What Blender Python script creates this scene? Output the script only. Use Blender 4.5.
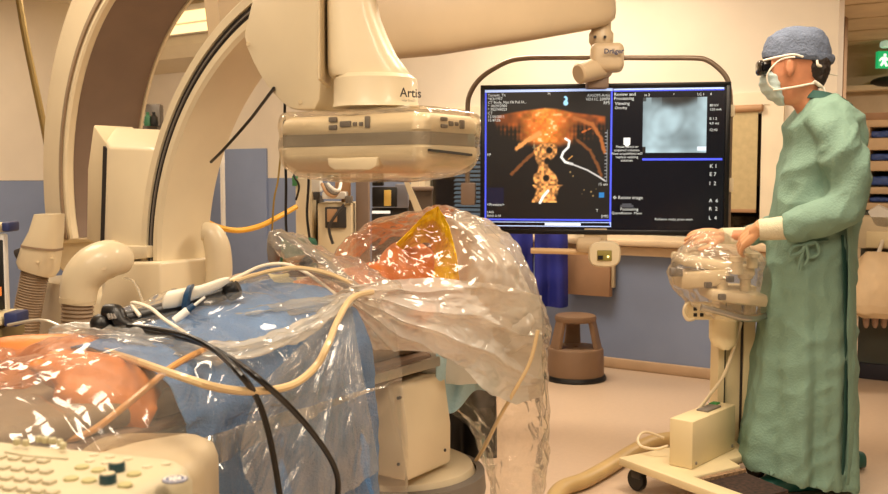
import bpy, bmesh, math, random
import numpy as np
from mathutils import Vector as V, Matrix, noise, Euler
random.seed(7)
for o in list(bpy.data.objects): bpy.data.objects.remove(o)
scene = bpy.context.scene
COL = scene.collection
# ------------------------------------------------------------------ camera
CAM = V((1.95, -2.55, 1.27)); YAW = math.radians(34); PITCH = math.radians(4.11); FPX = 960.0
RT = V((math.cos(YAW), math.sin(YAW), 0)); FH = V((-math.sin(YAW), math.cos(YAW), 0)); UP = V((0, 0, 1))
cd = bpy.data.cameras.new('camera'); cam = bpy.data.objects.new('camera', cd); COL.objects.link(cam)
cam.location = CAM; cam.rotation_euler = (math.pi/2 - PITCH, 0, YAW)
cd.sensor_width = 36; cd.lens = FPX/888*36; cd.clip_start = .05
cd.dof.use_dof = True; cd.dof.focus_distance = 3.3; cd.dof.aperture_fstop = 7.0
scene.camera = cam
# ------------------------------------------------------------------ world, light, exposure
WARM = (1.0, .865, .69)
w = bpy.data.worlds.new('world'); scene.world = w; w.use_nodes = True
w.node_tree.nodes['Background'].inputs[0].default_value = (1.0, .865, .69, 1)
w.node_tree.nodes['Background'].inputs[1].default_value = .11
def area(name, loc, sx, sy, power, col=WARM, rot=(0, 0, 0)):
    l = bpy.data.lights.new(name, 'AREA'); l.shape = 'RECTANGLE'; l.size = sx; l.size_y = sy; l.energy = power; l.color = col
    o = bpy.data.objects.new(name, l); COL.objects.link(o); o.location = loc; o.rotation_euler = rot
    return o
CEIL = 2.78
LAMPS = [(-0.9, 2.35, 1.2, .6, 54), (.9, .9, 1.2, .6, 50), (-1.9, -.5, 1.2, .6, 32), (2.5, -1.4, 1.2, .6, 52), (.5, -1.6, 1.2, .6, 38), (-3.9, 1.6, 1.2, .6, 26), (.6, -3.3, 1.2, .6, 44)]
for i, (x, y, sx, sy, p) in enumerate(LAMPS):
    area('ceiling_panel_light', (x, y, CEIL-.035), sx, sy, p)
area('corridor_light', (1.6, 4.9, 2.42), .6, .6, 80)
area('control_room_light', (-1.4, 4.4, 2.3), .4, .4, 3)
vs = scene.view_settings
vs.view_transform = 'Standard'; vs.look = 'None'; vs.gamma = 1; vs.exposure = -.1; vs.use_curve_mapping = False
# ------------------------------------------------------------------ projection helpers (photo pixel -> place in the room)
_f = FH*math.cos(PITCH) - UP*math.sin(PITCH); _u = FH*math.sin(PITCH) + UP*math.cos(PITCH)
def ray(px, py): return _f + RT*((px-444)/FPX) + _u*((247-py)/FPX)
def PX(px, py, d):
    r = ray(px, py); return CAM + r*(d/r.dot(FH))
def PP(px, py, ax, val):
    r = ray(px, py); return CAM + r*((val-CAM[ax])/r[ax])
def CW(X, Y, Z): return V((CAM.x, CAM.y, 0)) + RT*X + FH*Y + UP*Z
# ------------------------------------------------------------------ materials
def lin(c):
    return tuple(((x/255)/12.92 if x/255 <= .04045 else ((x/255+.055)/1.055)**2.4) for x in c)
MATS = {}
def M(name, col, rough=.5, metal=0, var=.08, scale=6, bump=0, bscale=60, coat=0, emis=0, sub=0, col2=None):
    if name in MATS: return MATS[name]
    m = bpy.data.materials.new(name); m.use_nodes = True; nt = m.node_tree; b = nt.nodes['Principled BSDF']
    c = lin(col); tc = nt.nodes.new('ShaderNodeTexCoord')
    n = nt.nodes.new('ShaderNodeTexNoise'); n.inputs['Scale'].default_value = scale; n.inputs['Detail'].default_value = 4
    nt.links.new(tc.outputs['Object'], n.inputs['Vector'])
    r = nt.nodes.new('ShaderNodeValToRGB'); c2 = lin(col2) if col2 else c
    r.color_ramp.elements[0].position = .3; r.color_ramp.elements[1].position = .7
    r.color_ramp.elements[0].color = (*[max(0, x*(1-var)) for x in c2], 1); r.color_ramp.elements[1].color = (*[min(1, x*(1+var)) for x in c], 1)
    nt.links.new(n.outputs['Fac'], r.inputs['Fac']); nt.links.new(r.outputs['Color'], b.inputs['Base Color'])
    b.inputs['Roughness'].default_value = rough; b.inputs['Metallic'].default_value = metal; b.inputs['Coat Weight'].default_value = coat
    if sub: b.inputs['Subsurface Weight'].default_value = sub; b.inputs['Subsurface Radius'].default_value = (.02, .01, .005)
    if emis:
        nt.links.new(r.outputs['Color'], b.inputs['Emission Color']); b.inputs['Emission Strength'].default_value = emis
    if bump:
        n2 = nt.nodes.new('ShaderNodeTexNoise'); n2.inputs['Scale'].default_value = bscale; n2.inputs['Detail'].default_value = 5
        nt.links.new(tc.outputs['Object'], n2.inputs['Vector'])
        bp = nt.nodes.new('ShaderNodeBump'); bp.inputs['Strength'].default_value = bump; bp.inputs['Distance'].default_value = .02
        nt.links.new(n2.outputs['Fac'], bp.inputs['Height']); nt.links.new(bp.outputs['Normal'], b.inputs['Normal'])
    MATS[name] = m; return m
def plastic(name, haze=.16, tint=(1, .97, .92), rough=.14, bscale=9, bstr=.5, an=(1, 1, .35)):
    m = bpy.data.materials.new(name); m.use_nodes = True; nt = m.node_tree; nt.nodes.clear(); N = nt.nodes.new; L = nt.links.new
    out = N('ShaderNodeOutputMaterial'); tr = N('ShaderNodeBsdfTransparent'); tr.inputs[0].default_value = (*tint, 1)
    gl = N('ShaderNodeBsdfGlossy'); gl.inputs['Roughness'].default_value = rough; gl.inputs[0].default_value = (1, 1, 1, 1)
    df = N('ShaderNodeBsdfDiffuse'); df.inputs[0].default_value = (.93, .90, .84, 1)
    tl = N('ShaderNodeBsdfTranslucent'); tl.inputs[0].default_value = (.93, .90, .84, 1)
    tc = N('ShaderNodeTexCoord'); mp = N('ShaderNodeMapping'); mp.inputs['Scale'].default_value = an; L(tc.outputs['Object'], mp.inputs['Vector'])
    n1 = N('ShaderNodeTexNoise'); n1.noise_type = 'RIDGED_MULTIFRACTAL'; n1.inputs['Scale'].default_value = bscale; n1.inputs['Detail'].default_value = 2.5; n1.inputs['Roughness'].default_value = .45; n1.inputs['Distortion'].default_value = .5
    L(mp.outputs[0], n1.inputs['Vector'])
    bp = N('ShaderNodeBump'); bp.inputs['Strength'].default_value = bstr; bp.inputs['Distance'].default_value = .012
    L(n1.outputs[0], bp.inputs['Height'])
    for s in (gl, df, tl): L(bp.outputs['Normal'], s.inputs['Normal'])
    lw = N('ShaderNodeLayerWeight'); lw.inputs['Blend'].default_value = .28; L(bp.outputs['Normal'], lw.inputs['Normal'])
    ms = N('ShaderNodeMixShader'); ms.inputs[0].default_value = .5; L(df.outputs[0], ms.inputs[1]); L(tl.outputs[0], ms.inputs[2])
    m1 = N('ShaderNodeMixShader'); m1.inputs[0].default_value = haze; L(tr.outputs[0], m1.inputs[1]); L(ms.outputs[0], m1.inputs[2])
    mt = N('ShaderNodeMath'); mt.operation = 'MULTIPLY_ADD'; mt.inputs[1].default_value = .65; mt.inputs[2].default_value = .05; L(lw.outputs['Fresnel'], mt.inputs[0])
    m2 = N('ShaderNodeMixShader'); L(mt.outputs[0], m2.inputs[0]); L(m1.outputs[0], m2.inputs[1]); L(gl.outputs[0], m2.inputs[2])
    L(m2.outputs[0], out.inputs[0]); MATS[name] = m; return m
def attr_emit(name, strength):
    m = bpy.data.materials.new(name); m.use_nodes = True; nt = m.node_tree; b = nt.nodes['Principled BSDF']
    a = nt.nodes.new('ShaderNodeVertexColor'); a.layer_name = 'picture'
    nt.links.new(a.outputs[0], b.inputs['Emission Color']); b.inputs['Emission Strength'].default_value = strength
    b.inputs['Base Color'].default_value = (.01, .01, .01, 1); b.inputs['Roughness'].default_value = .35; return m
def glass(name, tint=(.8, .85, .85)):
    m = bpy.data.materials.new(name); m.use_nodes = True; nt = m.node_tree; nt.nodes.clear(); N = nt.nodes.new; L = nt.links.new
    out = N('ShaderNodeOutputMaterial'); tr = N('ShaderNodeBsdfTransparent'); tr.inputs[0].default_value = (*tint, 1)
    gl = N('ShaderNodeBsdfGlossy'); gl.inputs['Roughness'].default_value = .02
    fr = N('ShaderNodeFresnel'); fr.inputs[0].default_value = 1.5
    mx = N('ShaderNodeMixShader'); L(fr.outputs[0], mx.inputs[0]); L(tr.outputs[0], mx.inputs[1]); L(gl.outputs[0], mx.inputs[2]); L(mx.outputs[0], out.inputs[0]); return m
cream = M('cream_enamel', (224, 208, 176), .38, var=.03, coat=.2)
cream2 = M('pale_cream_paint', (212, 194, 160), .45, var=.04)
taupe = M('taupe_liner', (126, 106, 92), .5, var=.06)
darkg = M('dark_groove_rubber', (38, 32, 30), .6)
wallc = M('cream_wall_paint', (230, 218, 200), .75, var=.04, scale=3, bump=.05, bscale=180)
wallb = M('blue_wall_paint', (134, 148, 180), .7, var=.05, scale=3, bump=.05, bscale=180)
greyp = M('grey_plastic', (120, 112, 104), .5)
dgrey = M('dark_grey_plastic', (52, 48, 46), .5)
black = M('black_rubber', (16, 15, 15), .45)
steel = M('brushed_steel', (190, 185, 176), .3, metal=.9)
white = M('white_plastic', (236, 232, 224), .4)
beige = M('beige_enamel', (226, 208, 166), .45, var=.04)
tan = M('tan_laminate', (178, 138, 100), .55, var=.1)
wood = M('brown_cardboard', (176, 138, 106), .65, var=.08)
hosem = M('taupe_corrugated_hose', (150, 128, 104), .55)
bluefab = M('blue_surgical_drape', (88, 132, 188), .8, var=.12, scale=14, bump=.5, bscale=160)
navy = M('blue_apron_vinyl', (44, 52, 150), .5, var=.1)
yelfoil = M('yellow_foil', (255, 200, 30), .25, var=.12, bump=.6, bscale=40, coat=.4)
skin_o = M('iodine_orange_skin', (216, 122, 46), .38, var=.16, scale=18, bump=.15, bscale=50, sub=.1)
film = plastic('clear_plastic_film', .13, rough=.12, an=(1, .4, .4), bscale=15, bstr=.6)
film2 = plastic('hazy_plastic_film', .07, rough=.12, bscale=12)
film3 = plastic('thin_plastic_sleeve', .03, bscale=16, bstr=.3, an=(1, 1, 1), rough=.1)
# ------------------------------------------------------------------ mesh builder
class MB:
    def __init__(s): s.v = []; s.f = []; s.m = []
    def add(s, vs, fs, mi=0):
        b = len(s.v); s.v += [V(p) for p in vs]; s.f += [tuple(i+b for i in f) for f in fs]; s.m += [mi]*len(fs); return s
    def bm(s, bm, mat=None, mi=0):
        if mat is not None: bmesh.ops.transform(bm, matrix=mat, verts=bm.verts)
        bm.verts.index_update(); s.add([v.co.copy() for v in bm.verts], [[v.index for v in f.verts] for f in bm.faces], mi); bm.free(); return s
    def box(s, c, size, rz=0, bev=0, seg=2, rot=None, mi=0):
        bm = bmesh.new(); bmesh.ops.create_cube(bm, size=1); bmesh.ops.scale(bm, vec=V(size), verts=bm.verts)
        if bev: bmesh.ops.bevel(bm, geom=bm.edges[:], offset=min(bev, min(size)*.49), segments=seg, profile=.5, affect='EDGES')
        R = rot.to_4x4() if rot is not None else Matrix.Rotation(rz, 4, 'Z')
        return s.bm(bm, Matrix.Translation(V(c)) @ R, mi)
    def fbox(s, c, ax, ay, az, bev=0, seg=2, mi=0):      # box from a centre and three full edge vectors
        ax, ay, az = V(ax), V(ay), V(az); R = Matrix((ax.normalized(), ay.normalized(), az.normalized())).transposed()
        return s.box(c, (ax.length, ay.length, az.length), rot=R, bev=bev, seg=seg, mi=mi)
    def pbox(s, x0, y0, x1, y1, d, th, bev=.004, mi=0):   # upright box facing the camera side, front face over that stretch of the view
        a = PX(x0, (y0+y1)/2, d); b = PX(x1, (y0+y1)/2, d); t = PX((x0+x1)/2, y0, d).z; bt = PX((x0+x1)/2, y1, d).z
        c = (a+b)/2; c.z = (t+bt)/2
        return s.box(c+FH*(th/2), ((b-a).length, th, abs(t-bt)), rz=YAW, bev=bev, mi=mi)
    def cyl(s, p0, p1, r0, r1=None, n=20, mi=0, bev=0):
        p0, p1 = V(p0), V(p1); r1 = r0 if r1 is None else r1; d = p1-p0; L = d.length; q = d.to_track_quat('Z', 'Y')
        prof = [(0, 0), (r0-bev, 0), (r0, bev), (r1, L-bev), (r1-bev, L), (0, L)] if bev else [(0, 0), (r0, 0), (r1, L), (0, L)]
        return s.lathe(prof, p0, n, q, mi)
    def lathe(s, prof, c, n=24, q=None, mi=0):
        c = V(c); vs = []; fs = []; k = len(prof)
        for i in range(n):
            a = 2*math.pi*i/n
            for r, z in prof:
                p = V((r*math.cos(a), r*math.sin(a), z)); vs.append(c + (q @ p if q else p))
        for i in range(n):
            j = (i+1) % n
            for t in range(k-1): fs.append((i*k+t, j*k+t, j*k+t+1, i*k+t+1))
        b = len(s.v); s.add(vs, fs, mi); return s
    def ell(s, c, r, rot=None, n=20, m=12, mi=0):
        if not hasattr(r, '__len__'): r = (r, r, r)
        vs = []; fs = []; c = V(c)
        for j in range(1, m):
            t = math.pi*j/m
            for i in range(n):
                a = 2*math.pi*i/n; p = V((r[0]*math.sin(t)*math.cos(a), r[1]*math.sin(t)*math.sin(a), r[2]*math.cos(t))); vs.append(c+(rot @ p if rot else p))
        for j in range(m-2):
            for i in range(n): fs.append((j*n+i, (j+1)*n+i, (j+1)*n+(i+1) % n, j*n+(i+1) % n))
        tp = V((0, 0, r[2])); tb = V((0, 0, -r[2])); vs += [c+(rot @ tp if rot else tp), c+(rot @ tb if rot else tb)]; a, b = len(vs)-2, len(vs)-1
        for i in range(n): fs.append((a, i, (i+1) % n)); fs.append((b, (m-2)*n+(i+1) % n, (m-2)*n+i))
        return s.add(vs, fs, mi)
    def tube(s, pts, r, n=8, sub=6, mi=0, cap=True):
        pts = [V(p) for p in pts]; rs = list(r) if hasattr(r, '__len__') else [r]*len(pts); P = []; R = []
        if sub > 1 and len(pts) > 2:
            for i in range(len(pts)-1):
                p0 = pts[max(i-1, 0)]; p1 = pts[i]; p2 = pts[i+1]; p3 = pts[min(i+2, len(pts)-1)]
                for k in range(sub):
                    t = k/sub; P.append(.5*((2*p1)+(p2-p0)*t+(2*p0-5*p1+4*p2-p3)*t*t+(3*p1-p0-3*p2+p3)*t**3)); R.append(rs[i]*(1-t)+rs[i+1]*t)
            P.append(pts[-1]); R.append(rs[-1])
        else: P, R = pts, rs
        up = None; vs = []; fs = []
        for i, p in enumerate(P):
            d = (P[min(i+1, len(P)-1)]-P[max(i-1, 0)]).normalized()
            if up is None: up = d.orthogonal().normalized()
            up = (up - d*up.dot(d)).normalized(); si = d.cross(up)
            for k in range(n):
                a = 2*math.pi*k/n; vs.append(p+(up*math.cos(a)+si*math.sin(a))*R[i])
        for i in range(len(P)-1):
            for k in range(n): fs.append((i*n+k, i*n+(k+1) % n, (i+1)*n+(k+1) % n, (i+1)*n+k))
        if cap: fs += [tuple(reversed(range(n))), tuple((len(P)-1)*n+k for k in range(n))]
        return s.add(vs, fs, mi)
    def loft(s, rings, cap=True, mi=0):
        n = len(rings[0]); vs = [p for r in rings for p in r]; fs = []
        for i in range(len(rings)-1):
            for k in range(n): fs.append((i*n+k, i*n+(k+1) % n, (i+1)*n+(k+1) % n, (i+1)*n+k))
        if cap: fs += [tuple(reversed(range(n))), tuple((len(rings)-1)*n+k for k in range(n))]
        return s.add(vs, fs, mi)
    def grid(s, fn, nu, nv, mi=0):
        vs = [fn(i/nu, j/nv) for j in range(nv+1) for i in range(nu+1)]; w_ = nu+1
        return s.add(vs, [(j*w_+i, j*w_+i+1, (j+1)*w_+i+1, (j+1)*w_+i) for j in range(nv) for i in range(nu)], mi)
    def prism(s, poly, off, mi=0):
        n = len(poly); poly = [V(p) for p in poly]; off = V(off)
        return s.add(poly+[p+off for p in poly], [tuple(range(n)), tuple(reversed(range(n, 2*n)))]+[(i, i+n, (i+1) % n+n, (i+1) % n) for i in range(n)], mi)
    def arc(s, prof, c, e1, e2, ea, a0, a1, n=64, mi=0, mis=None):
        c, e1, e2, ea = V(c), V(e1), V(e2), V(ea); rings = []
        for i in range(n+1):
            a = math.radians(a0+(a1-a0)*i/n); d = e1*math.cos(a)+e2*math.sin(a); rings.append([c+d*r+ea*x for x, r in prof])
        return s.loft(rings, True, mi)
    def disp(s, fn):
        s.v = [fn(p) for p in s.v]; return s
    def build(s, name, mat, parent=None, smooth=True, ang=35, remesh=0, solid=0, sub=0, smoothit=0, post=None, bevel=0):
        org = V((0, 0, 0))
        if parent is not None: org = V(parent.get('_o', (0, 0, 0)))
        me = bpy.data.meshes.new(name); me.from_pydata([p-org for p in s.v], [], s.f)
        ob = bpy.data.objects.new(name, me); COL.objects.link(ob)
        bm = bmesh.new(); bm.from_mesh(me); bmesh.ops.remove_doubles(bm, verts=bm.verts, dist=1e-6); 
        if not len(set(s.m)) > 1: pass
        bmesh.ops.recalc_face_normals(bm, faces=bm.faces); 
        if not (len(set(s.m)) > 1): bm.to_mesh(me)
        bm.free()
        if remesh:
            md = ob.modifiers.new('r', 'REMESH'); md.mode = 'VOXEL'; md.voxel_size = remesh
        if smoothit:
            md = ob.modifiers.new('s', 'SMOOTH'); md.factor = .5; md.iterations = smoothit
        if solid:
            md = ob.modifiers.new('t', 'SOLIDIFY'); md.thickness = solid; md.offset = 0
        if bevel:
            md = ob.modifiers.new('b', 'BEVEL'); md.width = bevel; md.segments = 2; md.limit_method = 'ANGLE'; md.angle_limit = .6
        if sub:
            md = ob.modifiers.new('u', 'SUBSURF'); md.levels = sub; md.render_levels = sub
        if ob.modifiers:
            dg = bpy.context.evaluated_depsgraph_get(); nm = bpy.data.meshes.new_from_object(ob.evaluated_get(dg)); ob.modifiers.clear(); ob.data = nm; nm.name = name; me = nm
        if post:
            nrm = [v.normal.copy() for v in me.vertices]
            for v_, nn in zip(me.vertices, nrm): v_.co = post(v_.co+org, nn)-org
            me.update()
        ms = mat if isinstance(mat, (list, tuple)) else [mat]
        me.materials.clear()
        for m_ in ms: me.materials.append(m_)
        if len(set(s.m)) > 1 and len(me.polygons) == len(s.m):
            for p, k in zip(me.polygons, s.m): p.material_index = k
        if smooth:
            for p in me.polygons: p.use_smooth = True
            me.set_sharp_from_angle(angle=math.radians(ang))
        if parent is not None: ob.parent = parent; ob['_o'] = tuple(org)
        return ob
def thing(name, loc, label, cat, group=None):
    o = bpy.data.objects.new(name, None); COL.objects.link(o); o.location = loc; o.empty_display_size = .1
    o['_o'] = tuple(loc); o['label'] = label; o['category'] = cat
    if group: o['group'] = group
    return o
def tag(o, label, cat, group=None):
    o['label'] = label; o['category'] = cat
    if group: o['group'] = group
    return o
def struct(o, label=None, cat=None):
    o['kind'] = 'structure'
    if label: o['label'] = label
    if cat: o['category'] = cat
    return o
def text(body, size, org, ax, ay, mat, parent, name='lettering', align='LEFT', ext=0, bold=0):
    cu = bpy.data.curves.new(name, 'FONT'); cu.body = body; cu.size = size; cu.align_x = align; cu.extrude = ext; cu.offset = bold; cu.resolution_u = 2
    t = bpy.data.objects.new(name, cu); COL.objects.link(t); dg = bpy.context.evaluated_depsgraph_get(); me = bpy.data.meshes.new_from_object(t.evaluated_get(dg))
    bpy.data.objects.remove(t); ax, ay = V(ax).normalized(), V(ay).normalized(); az = ax.cross(ay); o0 = V(parent.get('_o', (0, 0, 0)))
    for v_ in me.vertices: c = v_.co.copy(); v_.co = V(org)-o0+ax*c.x+ay*c.y+az*c.z
    me.materials.clear(); me.materials.append(mat); ob = bpy.data.objects.new(name, me); COL.objects.link(ob); ob.parent = parent; ob['_o'] = tuple(o0); return ob
def nz(p, s, o=0): return noise.noise(V(p)*s+V((o, o*1.7, o*.3)))
def _vor(p):
    d = noise.voronoi(p)[0]; return min(1.0, (d[1]-d[0])*1.6)
def crumple(p, s=6, o=0):      # faceted creases of stiff film
    q = V(p)*s+V((o, o*1.7, o*.3)); q = q+V((noise.noise(q*.7), noise.noise(q*.7+V((7, 3, 1))), noise.noise(q*.7+V((2, 9, 4)))))*.6
    return .5*(_vor(q*.5)-.45)+.28*(_vor(q*1.25+V((3, 1, 8)))-.45)+.14*(_vor(q*2.9+V((9, 4, 2)))-.45)+.35*noise.noise(q*.35)
def ering(c, a, b, n=32, e=2.0):      # superellipse ring
    out = []
    for k in range(n):
        t = 2*math.pi*k/n; x = math.copysign(abs(math.cos(t))**(2/e), math.cos(t)); y = math.copysign(abs(math.sin(t))**(2/e), math.sin(t)); out.append(V(c)+a*x+b*y)
    return out
def pring(py, L, R, d, hd, n=32, e=2.0, tilt=0):    # ring spanning L..R of the view at depth d
    a = PX(L, py, d); b = PX(R, py, d); c = (a+b)/2; return ering(c, (b-a)/2+UP*tilt, FH*hd, n, e)
# ================================================================== THE ROOM
YB = 3.37                      # back wall face
fl = M('vinyl_floor', (204, 180, 156), .45, var=.025, scale=40, bump=.02, bscale=220, coat=.05)
o = MB().box((-.5, 2.0, -.05), (12, 13, .1)).build('floor', fl, smooth=False); struct(o)
XW0, XW1, ZS, ZT = -2.25, .33, .866, 1.71     # window opening in the back wall
def wallseg(x0, x1, z0, z1, mi): return ((x0+x1)/2, YB+.07, (z0+z1)/2), (x1-x0, .14, z1-z0), mi
mb = MB()
for x0, x1, z0, z1, mi in [(-5.5, XW0, 1.27, CEIL, 0), (-5.5, XW0, 0, 1.27, 1), (XW0, XW1, 0, ZS-.1, 1), (XW0, XW1, ZS-.1, ZS, 0), (XW0, XW1, ZT, CEIL, 0), (XW1, .70, 0, CEIL, 0)]:
    c, s, k = wallseg(x0, x1, z0, z1, mi); mb.box(c, s, mi=k)
struct(mb.build('wall_back', [wallc, wallb], smooth=False))
mb = MB(); mb.box((-5.57, -.3, .62), (.14, 7.5, 1.25), mi=1); mb.box((-5.57, -.3, (1.25+CEIL)/2), (.14, 7.5, CEIL-1.25), mi=0)
struct(mb.build('wall_left', [wallc, wallb], smooth=False))
ceilm = M('ceiling_tile_paint', (232, 220, 198), .8, var=.03)
struct(MB().box((-.5, -.2, CEIL+.05), (10.2, 7.3, .1)).build('ceiling', ceilm, smooth=False))
# lit ceiling luminaires (out of the picture, above the work places; the last is an added fill)
lampm = M('luminaire_diffuser', (255, 214, 150), .5, var=.01, emis=3.0)
for i, (x, y, sx, sy, p) in enumerate(LAMPS):
    near = ['the monitor wall', 'the patient table head', 'the two scanner arcs', 'the doorway side', 'the patient table foot', 'the far left wall', 'the near end of the room, added as frontal fill'][i]
    t = thing('ceiling_luminaire', (x, y, CEIL), 'white recessed ceiling light panel over '+near, 'light', 'ceiling light panels')
    f = MB()
    for dx, dy, wx, wy in ((0, sy/2+.03, sx+.12, .06), (0, -sy/2-.03, sx+.12, .06), (sx/2+.03, 0, .06, sy), (-sx/2-.03, 0, .06, sy)): f.box((x+dx, y+dy, CEIL-.01), (wx, wy, .04), bev=.005)
    f.build('frame', white, t); MB().box((x, y, CEIL-.008), (sx, sy, .012)).build('diffuser', lampm, t)
# bulkhead with cove lighting on the back-left wall
bulk = MB().prism([(-5.5, YB-.3, 2.40), (-5.5, YB-.26, 2.30), (-5.5, YB, 2.22), (-5.5, YB, CEIL), (-5.5, YB-.3, CEIL)], (2.9, 0, 0)); struct(bulk.build('trim_1', cream, smooth=False))
cl = thing('cove_light', (-4.05, YB-.31, 2.5), 'long lit fluorescent cove fitting high on the bulkhead', 'light')
MB().box((-4.05, YB-.33, 2.6), (2.8, .05, .24), bev=.01).build('housing', white, cl); MB().box((-4.05, YB-.36, 2.62), (2.7, .02, .09), bev=.008).build('diffuser', M('cove_diffuser', (255, 222, 160), .5, var=.01, emis=1.6), cl)
MB().box((-4.05, YB-.36, 2.52), (2.7, .02, .07), bev=.008).build('diffuser', MATS['cove_diffuser'], cl)
# blue wall panel (door leaf) left part of the back wall
struct(MB().box((-4.35, YB-.012, .77), (1.02, .024, 1.5), bev=.004).build('trim_2', wallb))
struct(MB().box((-1.85, YB-.012, .035), (5.0, .03, .07), bev=.01).build('baseboard_back', M('beige_skirting', (198, 168, 136), .55)))
struct(MB().box((-5.488, -.3, .035), (.03, 7.3, .07), bev=.01).build('baseboard_left', tan))
# ---- window to the control room
fr = M('window_frame_paint', (240, 226, 200), .45, var=.03)
mb = MB(); fy = YB+.03
for x0, x1, z0, z1 in [(XW0, XW1, ZT-.05, ZT), (XW0, XW1, ZS, ZS+.03), (XW0, XW0+.05, ZS+.03, ZT-.05), (XW1-.05, XW1, ZS+.03, ZT-.05), (-1.42, -1.36, ZS+.03, ZT-.05), (-.52, -.46, ZS+.03, ZT-.05)]:
    mb.box(((x0+x1)/2, fy, (z0+z1)/2), (x1-x0, .1, z1-z0))
w1 = struct(mb.build('window_1', fr))
gl = glass('control_room_glass', (.75, .74, .7))
for x0, x1 in [(XW0+.05, -1.42), (-1.36, -.52), (-.46, XW1-.05)]: MB().box(((x0+x1)/2, fy+.02, (ZS+ZT)/2), (x1-x0, .008, ZT-ZS-.06)).build('pane', gl, w1)
ar = MB()
for x0, x1, z0, z1 in [(XW0-.08, XW1+.08, ZT, ZT+.075), (XW1, XW1+.08, ZS-.1, ZT), (XW0-.08, XW0, ZS-.1, ZT)]: ar.box(((x0+x1)/2, YB-.012, (z0+z1)/2), (x1-x0, .028, z1-z0))
ar.build('architrave', fr, w1)
sl = MB().box(((XW0+XW1)/2-.0, YB-.03, ZS-.02), (XW1-XW0+.14, .1, .04), bev=.012); sl.box(((XW0+XW1)/2, YB-.015, ZS-.075), (XW1-XW0+.1, .04, .06), bev=.012); sl.build('sill', M('sill_paint', (226, 200, 166), .45), w1)
# roller blind over the right pane, venetian slats over the left one
blindm = M('beige_blind_fabric', (196, 176, 132), .8, var=.08, scale=30)
rb = thing('roller_blind', ((XW1-.05-.46)/2, YB-.02, 1.68), 'beige roller blind pulled down over the window beside the monitor', 'blind')
MB().box(((XW1-.07-.44)/2, YB-.026, (1.07+1.69)/2), (XW1-.07+.44, .006, .62)).build('blind_fabric', blindm, rb)
MB().cyl((-.45, YB-.03, 1.69), (XW1-.04, YB-.03, 1.69), .022, bev=.004).build('roller', tan, rb); MB().box(((XW1-.07-.44)/2, YB-.026, 1.07), (XW1-.07+.44, .016, .022), bev=.004).build('bottom_bar', tan, rb)
vb = thing('slatted_blind', (-1.75, YB+.15, 1.59), 'pale blue slatted blind glowing behind the control room glass', 'blind')
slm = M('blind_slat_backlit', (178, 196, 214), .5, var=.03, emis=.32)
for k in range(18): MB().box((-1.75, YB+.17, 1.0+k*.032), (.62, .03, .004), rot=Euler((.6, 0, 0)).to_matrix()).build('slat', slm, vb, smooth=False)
MB().box((-1.75, YB+.17, 1.62), (.64, .1, .08), bev=.004).build('headrail', white, vb)
# control room shell and corridor
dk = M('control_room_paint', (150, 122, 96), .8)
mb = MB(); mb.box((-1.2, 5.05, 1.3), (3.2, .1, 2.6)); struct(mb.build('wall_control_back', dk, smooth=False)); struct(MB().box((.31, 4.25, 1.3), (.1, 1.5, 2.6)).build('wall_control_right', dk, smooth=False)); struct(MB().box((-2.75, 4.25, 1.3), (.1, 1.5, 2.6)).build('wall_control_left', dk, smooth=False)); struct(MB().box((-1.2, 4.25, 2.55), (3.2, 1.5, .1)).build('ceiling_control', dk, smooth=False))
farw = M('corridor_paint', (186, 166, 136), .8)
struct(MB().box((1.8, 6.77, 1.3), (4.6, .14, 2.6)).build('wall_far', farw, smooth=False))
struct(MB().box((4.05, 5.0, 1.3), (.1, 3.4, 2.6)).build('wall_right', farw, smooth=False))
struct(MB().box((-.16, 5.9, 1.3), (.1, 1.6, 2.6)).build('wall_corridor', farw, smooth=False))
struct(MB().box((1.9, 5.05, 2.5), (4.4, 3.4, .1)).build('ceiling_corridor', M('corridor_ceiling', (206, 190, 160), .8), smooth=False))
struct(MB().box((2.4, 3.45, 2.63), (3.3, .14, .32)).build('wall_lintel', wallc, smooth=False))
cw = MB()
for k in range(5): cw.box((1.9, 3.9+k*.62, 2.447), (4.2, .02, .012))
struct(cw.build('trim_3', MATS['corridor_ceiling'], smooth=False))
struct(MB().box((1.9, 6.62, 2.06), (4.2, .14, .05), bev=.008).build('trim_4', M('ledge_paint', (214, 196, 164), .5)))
# desk and monitor seen through the control room glass
dt = thing('control_desk', (-1.1, 4.2, .0), 'dark control room desk behind the observation glass', 'desk')
MB().box((-1.1, 4.2, .84), (2.7, .6, .04), bev=.01).build('desk_top', tan, dt)
for x in (-2.4, .1): MB().box((x, 4.2, .41), (.05, .5, .82), bev=.004).build('leg', dgrey, dt)
for i, x in enumerate((-1.0, -.1)):
    t = thing('desk_monitor', (x, 4.15, .86), ['dark desk monitor behind the glass hidden by the wall screen', 'dark desk monitor below the roller blind'][i], 'monitor')
    MB().box((x, 4.15, .872), (.22, .16, .02), bev=.005).build('foot', dgrey, t); MB().box((x, 4.17, .93), (.05, .03, .12)).build('neck', dgrey, t); MB().box((x, 4.13, 1.08), (.42, .04, .27), bev=.008).build('screen_housing', black, t)
tag(MB().box((.06, 3.62, .925), (.2, .12, .05), bev=.01).build('wooden_tray', wood), 'small brown tray box behind glass under the roller blind', 'box')
tag(MB().box((.06, 3.62, .88), (.34, .2, .04), bev=.006).build('window_ledge_board', tan), 'tan ledge board inside the glass carrying the tray', 'shelf')

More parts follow.
